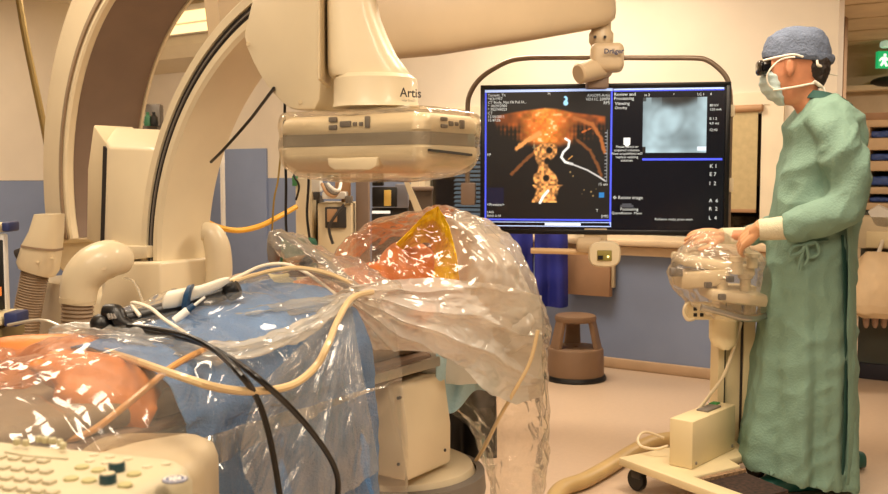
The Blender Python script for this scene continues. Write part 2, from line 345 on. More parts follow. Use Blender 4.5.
# ================================================================== C-ARM over the patient
ISO = V((-.05, 0, .95))
ca = thing('c_arm_scanner', (-1.25, .1, 0), 'cream X-ray C-arm with dark groove arching over the patient table', 'C-arm')
X, Y, Z = V((1, 0, 0)), V((0, 1, 0)), V((0, 0, 1))
RO, RI = 1.06, .945
prof = [(-.13, RO-.01), (-.13, 1.02), (-.112, 1.02), (-.112, .98), (-.13, .98), (-.13, RI+.012), (-.118, RI), (.118, RI), (.13, RI+.012), (.13, RO-.01), (.12, RO), (-.12, RO)]
MB().arc(prof, ISO, X, Z, Y, 75, 238, 120).build('c_ring', cream, ca, ang=30)
MB().arc([(-.121, .982), (-.121, 1.018), (-.113, 1.018), (-.113, .982)], ISO, X, Z, Y, 75.5, 237.5, 120).build('groove_strip', darkg, ca)
MB().arc([(-.127, .998), (-.127, 1.003), (-.12, 1.003), (-.12, .998)], ISO, X, Z, Y, 75.5, 237.5, 120).build('guide_rail', greyp, ca)
# carriage head that grips the ring, built as a bevelled housing
def hull(pts, name, mat, par, bev=.02):
    bm = bmesh.new()
    for p in pts: bm.verts.new(p)
    r = bmesh.ops.convex_hull(bm, input=bm.verts); bmesh.ops.delete(bm, geom=list({e for e in r['geom_unused']+r['geom_interior'] if isinstance(e, bmesh.types.BMVert)}), context='VERTS')
    bmesh.ops.dissolve_limit(bm, angle_limit=.02, verts=bm.verts, edges=bm.edges)
    if bev: bmesh.ops.bevel(bm, geom=bm.edges[:], offset=bev, segments=3, profile=.5, affect='EDGES')
    return MB().bm(bm).build(name, mat, par)
def plate(pxpts, ax, val, th):     # polygon in the view -> plate on a room plane with thickness
    return [PP(x, y, ax, val) for x, y in pxpts], th
yf = -.115
def clampx(p, m): p = V(p); p.x = min(p.x, m); return p
front = [clampx(PP(x, y, 1, yf), -1.0) for x, y in [(109, 147), (163, 149), (158, 262), (154, 345), (103, 345), (107, 250)]]
back = [p+V((0, .24, 0)) for p in front]
hull(front+back+[clampx(PP(97, 126, 1, yf+.14), -1.0), clampx(PP(168, 129, 1, yf+.14), -1.0)], 'carriage_housing', cream, ca, .012)
sidep = [PP(x, y, 1, yf+.03) for x, y in [(93, 124), (106, 143), (100, 245), (86, 240), (87, 170)]]
MB().prism(sidep, (0, .2, 0)).build('carriage_cover', cream2, ca, bevel=.01)
MB().prism([PP(x, y, 1, yf+.018) for x, y in [(103, 146), (109.5, 150), (107, 250), (100, 250)]], (0, .15, 0)).build('cover_gap', darkg, ca)
# lower arm and pedestal
low = [clampx(PP(x, y, 1, -.165), -.95) for x, y in [(110, 262), (162, 262), (162, 350), (96, 350), (99, 300)]]
hull(low+[p+V((0, .3, 0)) for p in low], 'arm_housing', cream, ca, .014)
MB().prism([clampx(PP(x, y, 1, -.15), -.98) for x, y in [(104, 240), (118, 246), (147, 246), (147, 258), (112, 262)]], (0, .12, 0)).build('housing_lip', cream, ca, bevel=.006)
MB().box((-.3, 0, .13), (.6, .2, .16), bev=.03).build('tube_arm', cream, ca)
MB().box((-1.38, .05, .40), (.5, .3, .80), bev=.05, seg=3).build('pedestal', cream, ca)
MB().box((-1.42, .05, .03), (.8, .7, .06), bev=.02).build('floor_plate', greyp, ca)
# elbow duct and corrugated hose in front of the carriage
def corr(mb, pts, r, n=18, pitch=.015, amp=.06):
    L = sum((V(pts[i+1])-V(pts[i])).length for i in range(len(pts)-1)); k = max(8, int(L/pitch))*2
    P = []; seg = len(pts)-1
    for i in range(k+1):
        t = i/k*seg; a = min(int(t), seg-1); f = t-a; p0 = V(pts[max(a-1, 0)]); p1 = V(pts[a]); p2 = V(pts[a+1]); p3 = V(pts[min(a+2, seg)])
        P.append(.5*((2*p1)+(p2-p0)*f+(2*p0-5*p1+4*p2-p3)*f*f+(3*p1-p0-3*p2+p3)*f**3))
    return mb.tube(P, [r*(1+amp*(1 if i % 2 else -1)) for i in range(len(P))], n=n, sub=1)
D = 3.45
MB().tube([PX(124, 260, D+.06), PX(109, 259, D), PX(93, 266, D-.03), PX(81, 281, D-.04), PX(78, 303, D-.04)], [.05, .07, .072, .068, .06], n=24, sub=8).build('elbow_duct', cream, ca)
MB().lathe([(0, 0), (.063, 0), (.063, .02), (0, .02)], PX(78, 302, D-.04), 24).build('duct_collar', cream2, ca)
corr(MB(), [PX(78, 300, D-.04), PX(77, 320, D-.04), PX(76, 345, D-.04), PX(80, 372, D-.03)], .054).build('corrugated_hose', hosem, ca)
MB().cyl(PX(104, 268, D-.08), PX(104, 268, D-.04), .007).build('cap_screw', cream2, ca)
# top gusset plate at the detector end
g = [(243, 35), (246, 48), (252, 62), (260, 77), (270, 91), (280, 102), (288, 108), (296, 110), (314, 110), (319, 100), (322, 60), (324, -25), (258, -25), (249, 10)]
MB().prism([PP(x, y, 1, -.2) for x, y in g], (0, .16, 0)).build('end_plate', cream, ca, bevel=.012)
for x, y in [(248, 44), (300, 102)]: MB().cyl(PP(x, y, 1, -.205), PP(x, y, 1, -.19), .007).build('cap_screw', cream2, ca)
# detector column
rings = []
for py, L, R in [(-60, 331, 368), (-30, 330, 371), (0, 329, 376), (20, 329, 381), (40, 329, 389), (58, 329, 398), (70, 329, 407), (76, 330, 411), (79, 333, 411)]: rings.append(pring(py, L, R, 3.04, .14, 36, 3.4))
MB().loft(rings).build('detector_column', cream, ca, ang=50)
MB().loft([pring(y, L, R, 3.04, .15, 36, 3) for y, L, R in [(-60, 322, 328), (82, 322, 328), (84, 323, 327)]]).build('column_rail', cream2, ca)
MB().loft([pring(y, L, R, 3.0, h, 40, 2.2) for y, L, R, h in [(76, 337, 412, .12), (80, 334, 417, .13), (103, 334, 418, .13), (108, 333, 420, .135)]]).build('detector_flange', cream, ca)
# detector housing
pc = PX(423, 140, 2.75); xc, yc = pc.x, pc.y; DW, DD = .57, .32
zt, zb = 1.462, 1.315
def drect(z, ins, n=8, rad=.045):
    out = []; x0, x1, y0, y1 = xc-DW+ins, xc-ins, yc+ins, yc+DD-ins; r = max(rad-ins*.5, .02)
    for cx, cy, a0 in ((x1-r, y0+r, -90), (x1-r, y1-r, 0), (x0+r, y1-r, 90), (x0+r, y0+r, 180)):
        for k in range(n+1):
            a = math.radians(a0+90*k/n); out.append(V((cx+r*math.cos(a), cy+r*math.sin(a), z)))
    return out
dh = MB().loft([drect(z, i) for z, i in [(zb-.03, .06), (zb-.025, .045), (zb, .01), (zb+.01, .002), (zb+.02, 0), (1.36, 0), (1.366, .005), (1.405, .005), (1.411, 0), (zt-.03, 0), (zt-.012, .006), (zt-.002, .02), (zt, .04)]]).build('detector_housing', cream, ca, ang=40)
MB().loft([drect(z, .0035) for z in (1.367, 1.404)], cap=False).build('grey_band', M('detector_grey_band', (150, 140, 124), .5), dh)
for px0, px1, py0, py1 in [(329, 337, 117, 122), (329, 337, 125, 130), (340, 351, 121, 127), (353, 357, 122, 126), (359, 363, 122, 126), (365, 370, 116, 128)]:
    a = PP((px0+px1)/2, (py0+py1)/2, 1, yc-.002); wd = (PP(px1, py0, 1, yc)-PP(px0, py0, 1, yc)).length; ht = abs(PP(px0, py0, 1, yc).z-PP(px0, py1, 1, yc).z)
    MB().box(a, (wd, .008, ht), bev=.003).build('button', greyp, dh)
for px0, px1, py0, py1 in [(441, 447, 117, 121), (441, 447, 124, 128), (449, 453, 121, 126), (455, 458, 122, 126), (460, 464, 120, 129)]:
    a = PP((px0+px1)/2, (py0+py1)/2, 0, xc+.002); wd = (PP(px1, py0, 0, xc)-PP(px0, py0, 0, xc)).length; ht = abs(PP(px0, py0, 0, xc).z-PP(px0, py1, 0, xc).z)
    MB().box(a, (.008, wd, ht), bev=.003).build('button', greyp, dh)
MB().fbox((PP(428, 150, 0, xc)+PP(470, 155, 0, xc))/2+V((.004, 0, 0)), (.01, 0, 0), PP(470, 155, 0, xc)-PP(428, 150, 0, xc), (0, 0, .007)).build('dark_slot', dgrey, dh)
nb = MB().prism([PP(x, y, 1, yc-.012) for x, y in [(327, 158), (377, 157), (376, 166), (370, 170), (334, 170), (328, 166)]], (0, .08, 0)); nb.build('collision_bumper', cream2, dh, bevel=.005)
txt = M('label_ink', (52, 48, 50), .6)
text('Artis', .038, PX(400, 96.5, 2.872), RT*.72+FH*.5, UP, txt, ca, 'lettering', bold=.0006); text('syngo DynaCT', .008, PX(402, 101, 2.872), RT*.72+FH*.5, UP, txt, ca, 'lettering')
# X-ray tube under the table with its round mount
tx0, tx1, ty0, ty1 = .02, .3, -.3, -.06
tb = hull([V((x, y, z)) for x in (tx0, tx1) for y in (ty0, ty1) for z in (.37, .50)]+[V((x, y, z)) for x in (tx0, tx1-.025) for y in (ty0+.01, ty1) for z in (.55, .655)], 'tube_housing', cream, ca, .012)
MB().box((.075, ty0+.004, .475), (.085, .008, .05), bev=.002).build('warning_label', M('amber_label', (214, 150, 60), .5), tb)
MB().add([V((.065, ty0-.004, .52)), V((.105, ty0-.004, .52)), V((.085, ty0-.004, .555)), V((.065, ty0+.006, .52)), V((.105, ty0+.006, .52)), V((.085, ty0+.006, .555))], [(0, 1, 2), (3, 5, 4), (0, 3, 4, 1), (1, 4, 5, 2), (2, 5, 3, 0)]).build('warning_triangle', MATS['amber_label'], tb, smooth=False)
for x, z in ((.27, .42), (.27, .62)): MB().cyl((x, ty0-.004, z), (x, ty0+.01, z), .005, n=10).build('cap_screw', dgrey, tb)
for y, z in ((-.1, .42),): MB().cyl((tx1+.003, y, z), (tx1-.01, y, z), .005, n=10).build('cap_screw', dgrey, tb)
mp = MB().lathe([(0, .13), (.24, .13), (.25, .16), (.25, .3), (.235, .335), (.2, .352), (0, .36)], (.1, -.06, 0), 48).build('tube_mount', cream, ca)
MB().lathe([(.248, .23), (.275, .235), (.28, .26), (.275, .315), (.248, .32)], (.1, -.06, 0), 48).build('mount_rim', greyp, ca)

# ================================================================== parked lateral C-arm on the left
c2 = thing('lateral_c_arm', PX(60, 320, 4.3)*1, 'parked cream C-arm arc with wide taupe inner channel at left', 'C-arm'); c2.location.z = 0; c2['_o'] = tuple(c2.location)
R2 = 1.0; ph2 = math.radians(-10); e1 = V((math.cos(ph2), math.sin(ph2), 0)); ea = V((-math.sin(ph2), math.cos(ph2), 0)); C2 = V((-1.4, .3, 1.25))
phi = YAW-ph2
pr = [(-.02, R2+.23), (-.055, R2+.22), (-.055, R2+.035), (-.045, R2+.03), (-.045, R2-.01), (-.035, R2-.02), (-.008, R2-.02), (0, R2-.012), (.0, R2+.0), (.35, R2+.0), (.352, R2-.015), (.365, R2-.015), (.37, R2+.02), (.35, R2+.12)]
MB().arc(pr, C2, e1, Z, ea, 92, 197, 80).build('c_ring', cream, c2, ang=25)
MB().arc([(.004, R2-.006), (.348, R2-.006), (.348, R2+.004), (.004, R2+.004)], C2, e1, Z, ea, 92.5, 196.5, 80).build('channel_liner', taupe, c2)
MB().arc([(-.047, R2+.01), (-.047, R2+.028), (-.057, R2+.033), (-.057, R2+.01)], C2, e1, Z, ea, 92.5, 196.5, 80).build('seam', hosem, c2)
dd = 4.75
MB().loft([pring(y, L, R, dd, h, 28, 3, tilt=t) for y, L, R, h, t in [(214, 37, 62, .08, 0), (232, 32, 61, .09, -.005), (246, 25, 60, .09, -.012), (266, 19, 57, .085, -.025), (272, 21, 53, .075, -.025)]]).build('end_bracket', cream, c2, ang=50)
MB().loft([pring(y, L, R, dd, h, 28, 3, tilt=t) for y, L, R, h, t in [(246, 24.5, 60.6, .095, -.012), (248, 24, 60.4, .095, -.013)]]).build('bracket_seam', hosem, c2)
MB().cyl(PX(17, 255, dd), PX(25, 252, dd), .028).build('bracket_knob', dgrey, c2)
for x, y in ((38, 262), (52, 258)): MB().cyl(PX(x, y, dd-.1), PX(x, y, dd-.07), .007, n=10).build('cap_screw', cream2, c2)
corr(MB(), [PX(36, 268, dd), PX(32, 290, dd), PX(27, 315, dd), PX(24, 345, dd), PX(22, 380, dd)], .065).build('corrugated_hose', hosem, c2)
MB().lathe([(0, 0), (.17, 0), (.175, .01), (.17, .03), (0, .03)], PX(84, 244, 5.0), 40, (-(e1)).to_track_quat('Z', 'Y')).build('pivot_disc', cream2, c2)
MB().box(PX(95, 300, 5.1)-V((0, 0, .3)), (.5, .5, .85), rz=ph2, bev=.05).build('pedestal', cream, c2)
pz = PX(95, 300, 5.1); MB().box((pz.x, pz.y, (pz.z-.6)/2), (.3, .3, max(.05, pz.z-.6)), rz=ph2, bev=.02).build('pedestal_foot', cream2, c2)
# ================================================================== ceiling boom
cb = thing('ceiling_boom', PX(600, 30, 4.9), 'beige ceiling support arm reaching across to the large screen', 'support arm'); 
boomm = M('boom_enamel', (196, 174, 142), .42, var=.04)
A0, A1 = PX(330, 12, 4.3), PX(606, 2, 4.95)
ax = (A1-A0).normalized(); sd = ax.cross(UP).normalized(); upv = sd.cross(ax)
rg = []
for t, hw, ht, hb in [(-.35, .12, .22, .24), (.0, .12, .21, .23), (.35, .118, .19, .215), (.7, .11, .16, .17), (.9, .1, .13, .14), (.97, .095, .12, .125), (1.0, .08, .09, .1), (1.015, .04, .05, .06)]:
    c = A0.lerp(A1, t); rg.append(ering(c+upv*((ht-hb)/2), sd*hw, upv*((ht+hb)/2), 28, 3.6))
MB().loft(rg).build('boom_arm', boomm, cb, ang=50)
jd = 4.95
MB().lathe([(0, 0), (.05, 0), (.062, .02), (.062, .06), (.05, .08), (.05, .12), (.07, .14), (.07, .2), (0, .2)], PX(601, 46, jd), 28).build('swivel_joint', boomm, cb)
for dx in (-6, 4): MB().cyl(PX(601+dx, 37, jd-.075), PX(601+dx, 37, jd-.05), .008, n=10).build('joint_screw', dgrey, cb)
hb = MB(); hb.fbox(PX(607, 58, 4.92), RT*.165-FH*.03, FH*.13+RT*.02, UP*.145, bev=.035, seg=4); hb.build('boom_head', boomm, cb)
MB().cyl(PX(578, 74, 4.86), PX(606, 66, 4.95), .052, .06, n=28, bev=.008).build('brake_cylinder', boomm, cb)
MB().fbox(PX(597, 80, 4.96), RT*.11, FH*.08, UP*.09, bev=.008).build('neck', taupe, cb)
text('Dräger', .034, PX(604, 53.5, 4.835), RT-FH*.15, UP, M('logo_ink', (40, 44, 80), .5), cb, bold=.001)
# ================================================================== large display
ang = math.radians(9); mx = RT*math.cos(ang)-FH*math.sin(ang); mn = -(FH*math.cos(ang)+RT*math.sin(ang)); MC = PX(602.5, 159.5, 5.0); MW, MH = 1.275, .768
dp = thing('wall_display', PX(603, 159, 5.0), 'large black medical display showing orange vessel scan and grey X-ray', 'monitor')
def ML(px, py, off=0.0): return MC + mx*((px-603)/246*MW) + UP*((159.5-py)/148.5*MH) + mn*off
bez = M('black_bezel', (14, 12, 13), .3)
MB().fbox(MC-mn*.045, mx*MW, -mn*.09, UP*MH, bev=.008).build('housing', bez, dp)
gp = MB()
for x0, y0, x1, y1 in [(480, 84, 726, 88.5), (480, 230, 726, 235), (480, 84, 484.5, 235), (721.5, 84, 726, 235)]:
    a, b = ML(x0, y0), ML(x1, y1); gp.fbox((a+b)/2+mn*.004, mx*abs((b-a).dot(mx)), mn*.012, UP*abs(a.z-b.z), bev=.003)
gp.build('bezel', bez, dp)
def picture(name, x0, y0, x1, y1, nx, ny, fn, strength, off=.0015):
    xs = np.linspace(x0, x1, nx+1); ys = np.linspace(y0, y1, ny+1); XX, YY = np.meshgrid(xs, ys); C = fn(XX, YY)
    mb = MB(); mb.grid(lambda u, v: ML(x0+(x1-x0)*u, y0+(y1-y0)*v, off), nx, ny)
    me = bpy.data.meshes.new(name); og = V(dp['_o']); me.from_pydata([p-og for p in mb.v], [], [tuple(reversed(f)) for f in mb.f])
    ca_ = me.color_attributes.new('picture', 'FLOAT_COLOR', 'POINT')
    lc = np.where(C <= .04045, C/12.92, ((C+.055)/1.055)**2.4); buf = np.ones((lc.shape[0]*lc.shape[1], 4), dtype=np.float32); buf[:, :3] = lc.reshape(-1, 3); ca_.data.foreach_set('color', buf.ravel())
    me.materials.append(attr_emit(name+'_emission', strength)); ob = bpy.data.objects.new(name, me); COL.objects.link(ob); ob.parent = dp; ob['_o'] = tuple(og); return ob
rs = np.random.RandomState(4)
def vnoise(XX, YY, sc, seed=0):
    r = np.random.RandomState(seed); T = r.rand(128, 128); x = XX/sc; y = YY/sc; xi = np.floor(x).astype(int); yi = np.floor(y).astype(int); fx = x-xi; fy = y-yi; fx = fx*fx*(3-2*fx); fy = fy*fy*(3-2*fy)
    g_ = lambda a, b: T[b % 128, a % 128]
    return (g_(xi, yi)*(1-fx)+g_(xi+1, yi)*fx)*(1-fy)+(g_(xi, yi+1)*(1-fx)+g_(xi+1, yi+1)*fx)*fy
def segd(XX, YY, pts):
    D_ = np.full(XX.shape, 1e9)
    for (x0, y0), (x1, y1) in zip(pts[:-1], pts[1:]):
        dx, dy = x1-x0, y1-y0; t = np.clip(((XX-x0)*dx+(YY-y0)*dy)/(dx*dx+dy*dy), 0, 1); D_ = np.minimum(D_, np.hypot(XX-x0-t*dx, YY-y0-t*dy))
    return D_
def sm(a, b, x): t = np.clip((x-a)/(b-a), 0, 1); return t*t*(3-2*t)
def ct(XX, YY):
    out = np.zeros(XX.shape+(3,)); out[:] = (.035, .03, .045)
    n1 = vnoise(XX, YY, 5, 1); n2 = vnoise(XX, YY, 2.2, 2); n3 = vnoise(XX, YY, 11, 3)
    def lay(mask, col):
        nonlocal out; m_ = np.clip(mask, 0, 1)[..., None]; out = out*(1-m_)+np.array(col)*m_ if not isinstance(col, np.ndarray) else out*(1-m_)+col*m_
    top = np.interp(XX, [485, 498, 520, 545, 557, 575, 606, 612], [118, 113, 109, 106, 107, 111, 115, 118]); bot = np.interp(XX, [485, 500, 520, 540, 560, 580, 606, 612], [112, 138, 146, 150, 150, 146, 140, 118])
    cen = np.exp(-((XX-546)/22)**2); gridp = .5+.5*np.sign(np.sin(XX*2*math.pi/4.2))*1.0; gy = .5+.5*np.sin(YY*2*math.pi/5)
    gm = np.clip(sm(20, 34, np.abs(XX-547))*sm(120, 132, YY), 0, 1); bright = np.clip(.52+.35*(n1-.5)+.4*cen-.5*gm*(1-.55*gridp)-.15*gm*gy, 0.05, 1.2)
    cc = np.stack([np.clip(bright*1.12, 0, 1), np.clip(bright*.52+.18*cen*n2, 0, 1), np.clip(bright*.17+.22*cen*n2*n1, 0, 1)], -1)
    lay(sm(0, 3, YY-top)*sm(0, 10, bot-YY)*sm(488, 502, XX)*(1-sm(604, 607, XX)), cc)
    hi = sm(.62, .8, n2)*sm(.45, .65, n1)*np.exp(-((XX-547)/14)**2)*(YY > 112)*(YY < 150); lay(hi*.9, (1, .9, .66))
    for pts, w_, col in [([(540, 133), (526, 141), (517, 148)], 4.2, (.95, .62, .32)), ([(540, 148), (526, 160), (512, 174)], 3.2, (.5, .28, .13)), ([(575, 118), (592, 124), (601, 138), (605, 152)], 3.6, (.72, .4, .18)), ([(578, 140), (590, 150), (598, 165), (602, 176)], 3.2, (.5, .28, .13)), ([(583, 132), (592, 128)], 2, (.8, .4, .16)), ([(573, 156), (566, 162)], 1.6, (.85, .6, .3))]:
        lay(sm(w_, w_*.4, segd(XX, YY, pts)+n2*1.2), col)
    sx = 546+2*np.sin(YY/7.); half = 10+2.5*np.sin(YY/4.6)+4*(n1-.5)+np.where(YY > 185, 4, 0); sp = sm(0, 2.5, half-np.abs(XX-sx))*(YY > 143)*(YY < 203)
    b2 = np.clip(.6+.75*(n2-.3)+.2*(n1-.5), .15, 1.1); c2_ = np.stack([np.clip(b2*1.1, 0, 1), np.clip(b2*.72, 0, 1), np.clip(b2*.38, 0, 1)], -1); lay(sp, c2_)
    for hx, hy in [(548, 161), (547, 178), (550, 150)]: lay(sm(4.2, 2, np.hypot(XX-hx, (YY-hy)*1.0)), (.04, .03, .03))
    for x_, y_ in [(571, 172), (574, 176), (585, 190), (592, 192), (594, 196), (583, 194), (597, 189)]: lay(sm(1.6, .5, np.hypot(XX-x_, (YY-y_)*.8)+n2), (.7, .58, .36))
    lay(sm(1.9, .9, segd(XX, YY, [(541, 203), (544, 197), (549, 191)])), (1, 1, .95))
    lay(sm(1.7, .8, segd(XX, YY, [(566, 138.5), (570, 141), (569, 147), (564, 152), (562, 157), (566, 162), (573, 164)])), (1, .99, .94)); lay(sm(1.1, .5, segd(XX, YY, [(570, 163), (588, 170), (600, 177), (606, 181)])), (.85, .82, .78))
    lay(((np.abs(XX-607.5) < .4)*(YY > 130)*(YY < 182))*1.0, (.6, .6, .6)); lay(((XX > 605)*(XX < 607.5)*(YY > 130)*(YY < 182)*(np.mod(YY, 3.4) < .8))*1.0, (.6, .6, .6))
    lay(sm(5, 4, np.hypot((XX-567)/.75, YY-99))*(1-sm(2.8, 3.6, np.hypot((XX-565.5)/.75, YY-99)))*1.0+sm(3, 2, np.hypot(XX-566, YY-103)), (.68, .9, 1)); lay(sm(2, 1, np.hypot(XX-564, YY-99)), (.05, .07, .12))
    lay(((np.abs(XX-602.5) < 2.6)*(np.abs(YY-195) < 2.6)) * 1.0, (.15, .5, .75)); lay(((XX < 504)*(YY > 188)*(YY < 206))*.6, (.04, .06, .25))
    return out
pl = picture('vessel_scan_pane', 486.2, 91, 610.5, 219.5, 240, 250, ct, 1.25)
def xr(XX, YY):
    n1 = vnoise(XX, YY, 14, 8); n2 = vnoise(XX, YY, 6, 9); b = .62+.2*(n1-.5)+.08*(n2-.5)
    b += .18*np.exp(-((XX-651)/9)**2)*sm(105, 125, YY)-.32*sm(12, 0, np.abs(YY-101+.25*np.abs(XX-672)))*(np.abs(XX-672) < 22)
    b += .14*sm(690, 702, XX)+.12*sm(146, 152, YY); hh = np.hypot((XX-666)/15, (YY-121+.25*(XX-666))/15); b += .12*sm(1.15, .6, hh)-.03*sm(.25, 0, np.abs(hh-1.15)); b -= .16*sm(118, 104, YY+.5*np.abs(XX-674))*(XX > 660); b = np.clip(b, 0, 1)
    out = np.stack([b*.86, b*.97, b*.99], -1); out[(XX < 645) & (YY > 147)] = (.02, .02, .03); out[(XX > 695) & (YY > 147) & (YY < 151)] = (.95, .98, 1); out[(XX < 645) & (YY < 102)] *= .4
    return out
picture('fluoroscopy_pane', 642, 98.5, 703.5, 153, 110, 96, xr, 1.25)
def flat(name, rects, col, st, off=.003):
    for x0, y0, x1, y1 in rects:
        mb = MB()
        mb.add([ML(x0, y1, off), ML(x1, y1, off), ML(x1, y0, off), ML(x0, y0, off)], [(0, 1, 2, 3)])
        mb.build(name, M(name+'_glow', col, .25, var=.02, emis=st), dp, smooth=False)
flat('dark_pane', [(611.5, 91, 721, 230), (484.5, 219.5, 612, 230)], (9, 10, 20), .5, .001)
flat('blue_frame', [(484.6, 89.2, 486.2, 225), (610.5, 89.2, 612.2, 225), (484.6, 219.5, 612.2, 221.2), (642, 158.5, 719, 160.6), (613, 91.2, 719.5, 92.2)], (70, 84, 226), 1.1)
flat('title_bar', [(484.6, 88.9, 612.2, 91.4), (484.6, 222.5, 612.2, 223.2), (484.6, 226.3, 612.2, 227.2), (484.6, 222.5, 485.4, 227.2), (611.4, 222.5, 612.2, 227.2), (613, 89.4, 719.5, 91)], (168, 190, 236), 1.0, .0035)
flat('status_bar', [(546, 223.6, 582, 226)], (214, 226, 246), 1.0, .004)
tx = M('screen_text_glow', (200, 210, 214), .5, var=.01, emis=.62)
sz = MH/148.5
def st_(body, px, py, h, align='LEFT'): text(body, h*sz*1.35, ML(px, py, .005), mx, UP, tx, dp, 'screen_text', align)
for k, (b_, ) in enumerate([('Tomelit, Th',), ('*4/3/1957',), ('CT Body, Nat FB Pull H...',), ('* 10/29/2005',), ('* 702749023',), ('CT',), ('12/05/2011',), ('15:47:26',)]): st_(b_, 487.5, 95.5+k*3.6, 2.8)
for k, b_ in enumerate(['AXIOM-Artis', 'VD11C 20070', 'RFS']): st_(b_, 609.5, 97+k*3.8, 3.0, 'RIGHT')
st_('H', 548, 94.5, 2.6); st_('RP', 487, 155.5, 2.6); st_('<Preview>', 487, 206.5, 3); st_('LAO', 487, 214, 2.6); st_('RAO 0.10', 487, 217.8, 2.6); st_('15 cm', 599, 185.5, 2.8); st_('T', 597, 212, 3); st_('[MR]', 609.5, 217.5, 2.6, 'RIGHT')
for k, b_ in enumerate(['Review and', 'Processing']): st_(b_, 613.5, 96.5+k*4, 3.4)
st_('Viewing', 614.5, 105.5, 3.4); st_('Overlay', 614.5, 109.5, 2.8)
for k, b_ in enumerate(['Please select or', 'acquired volumes.', 'New acquisitions will', 'replace existing', 'volumes.']): st_(b_, 627, 148+k*3.4, 2.6, 'CENTER')
flat('volume_icon', [(623.5, 138, 630, 145), (625, 145, 628.5, 146.5)], (220, 226, 230), .9)
st_('✥ Rotate image', 613.5, 199, 3.4); st_('Positioning', 621, 210.5, 3); st_('Quantification  Menu', 612.5, 214.2, 2.6); flat('dome_icon', [(621, 205, 634, 207.5), (623, 203.4, 632, 205)], (70, 74, 84), .6)
st_('Radiation ready, press exam', 655, 220, 2.4)
for r_, (y_, a_, b_) in enumerate([(97, '4', 'L'), (108, '80 kV', ''), (112, '120 mA', ''), (121, 'B 1.2', ''), (125.5, '4.0 ms', ''), (132, '12:40', '')]): st_(a_, 706, y_, 2.6)
for r_, y_ in enumerate([168, 176, 185, 202, 210, 219]): st_(['K 1', 'E 7', 'I  2', 'A  6', 'R  2', 'L  4'][r_], 707, y_, 3.8)
st_('a', 671, 96, 2); st_('sa 2', 643, 97, 2.6); st_('LC 1', 694, 97, 2.6)
# bumper frame tube around the display
brz = M('bronze_frame_tube', (132, 114, 96), .35, metal=.3)
off = -.05
fp = [ML(465.5, 200, off), ML(465.5, 150, off), ML(465.5, 110, off), ML(466.5, 96, off), ML(472, 84, off), ML(481, 74, off), ML(493, 66, off), ML(508, 59, off), ML(523, 56.5, off), ML(545, 56.2, off), ML(600, 57.2, off), ML(650, 58.5, off), ML(692, 59.5, off), ML(704, 62, off), ML(714, 69, off), ML(722, 78, off), ML(725.5, 88, off), ML(727, 110, off), ML(727, 170, off), ML(727, 238, off)]
MB().tube(fp, .0135, n=12, sub=5).build('bumper_frame', brz, dp)
for x0, y0, x1, y1 in [(459, 183, 474, 206), (724, 106, 731, 118), (724, 178, 731, 192)]:
    a, b = ML(x0, y0, -.05), ML(x1, y1, -.05); MB().fbox((a+b)/2, mx*abs((b-a).dot(mx)), mn*.05, UP*abs(a.z-b.z), bev=.006).build('frame_clamp', cream2 if x0 > 500 else taupe, dp)
MB().tube([ML(532, 252, .0), ML(560, 252.3, .0), ML(592, 253, .0)], .016, n=12).build('lower_rail', M('rail_enamel', (206, 172, 128), .4), dp)
MB().fbox(ML(597, 236, -.03), mx*.12, mn*.07, UP*.075, bev=.006).build('lower_neck', boomm, dp)
MB().cyl(ML(579, 245, .0), ML(603, 246, .02), .04, .045, n=24, bev=.008).build('handle_pivot', boomm, dp)
hk = MB().loft([ering(ML(606, 254, o_), mx*w_, UP*h_, 32, 3) for o_, w_, h_ in [(-.02, .07, .055), (.01, .083, .068), (.05, .083, .068), (.065, .075, .06), (.068, .04, .03)]]).build('handle_box', cream, dp, ang=50)
MB().fbox(ML(606, 255, .07), mx*.075, mn*.008, UP*.055, bev=.004).build('keypad', M('keypad_olive', (140, 128, 60), .5), hk)
MB().fbox(ML(602, 257, .075), mx*.026, mn*.006, UP*.02).build('lcd', black, hk); MB().fbox(ML(609.5, 256, .075), mx*.01, mn*.006, UP*.01).build('status_led', M('led_glow', (255, 240, 160), .4, emis=2), hk)
# ================================================================== step stool
s0 = PX(575, 379, 6.02); s0.z = 0
so = thing('step_stool', s0, 'brown round plastic kick step stool on the floor', 'stool')
stm = M('brown_stool_plastic', (136, 108, 84), .5)
MB().lathe([(.12, .012), (.182, .012), (.182, .03), (.177, .19), (.172, .2), (.16, .205), (.02, .205), (.02, .19), (.15, .19)], s0, 44).build('base_drum', stm, so)
MB().lathe([(.165, 0), (.192, 0), (.197, .012), (.19, .03), (.165, .035)], s0, 44).build('rubber_rim', black, so)
MB().lathe([(0, .365), (.11, .365), (.128, .372), (.132, .39), (.126, .405), (.115, .41), (0, .412)], s0, 44).build('top_step', stm, so)
for k in range(3):
    a = YAW+math.radians([205, 335, 90][k]); dr = V((math.cos(a), math.sin(a), 0)); tn = V((-dr.y, dr.x, 0))
    rr = [ering(s0+dr*r_+UP*z, dr*.018, tn*w_, 16, 4) for z, r_, w_ in [(.2, .145, .055), (.28, .128, .048), (.37, .108, .045)]]; MB().loft(rr).build('leg', stm, so)
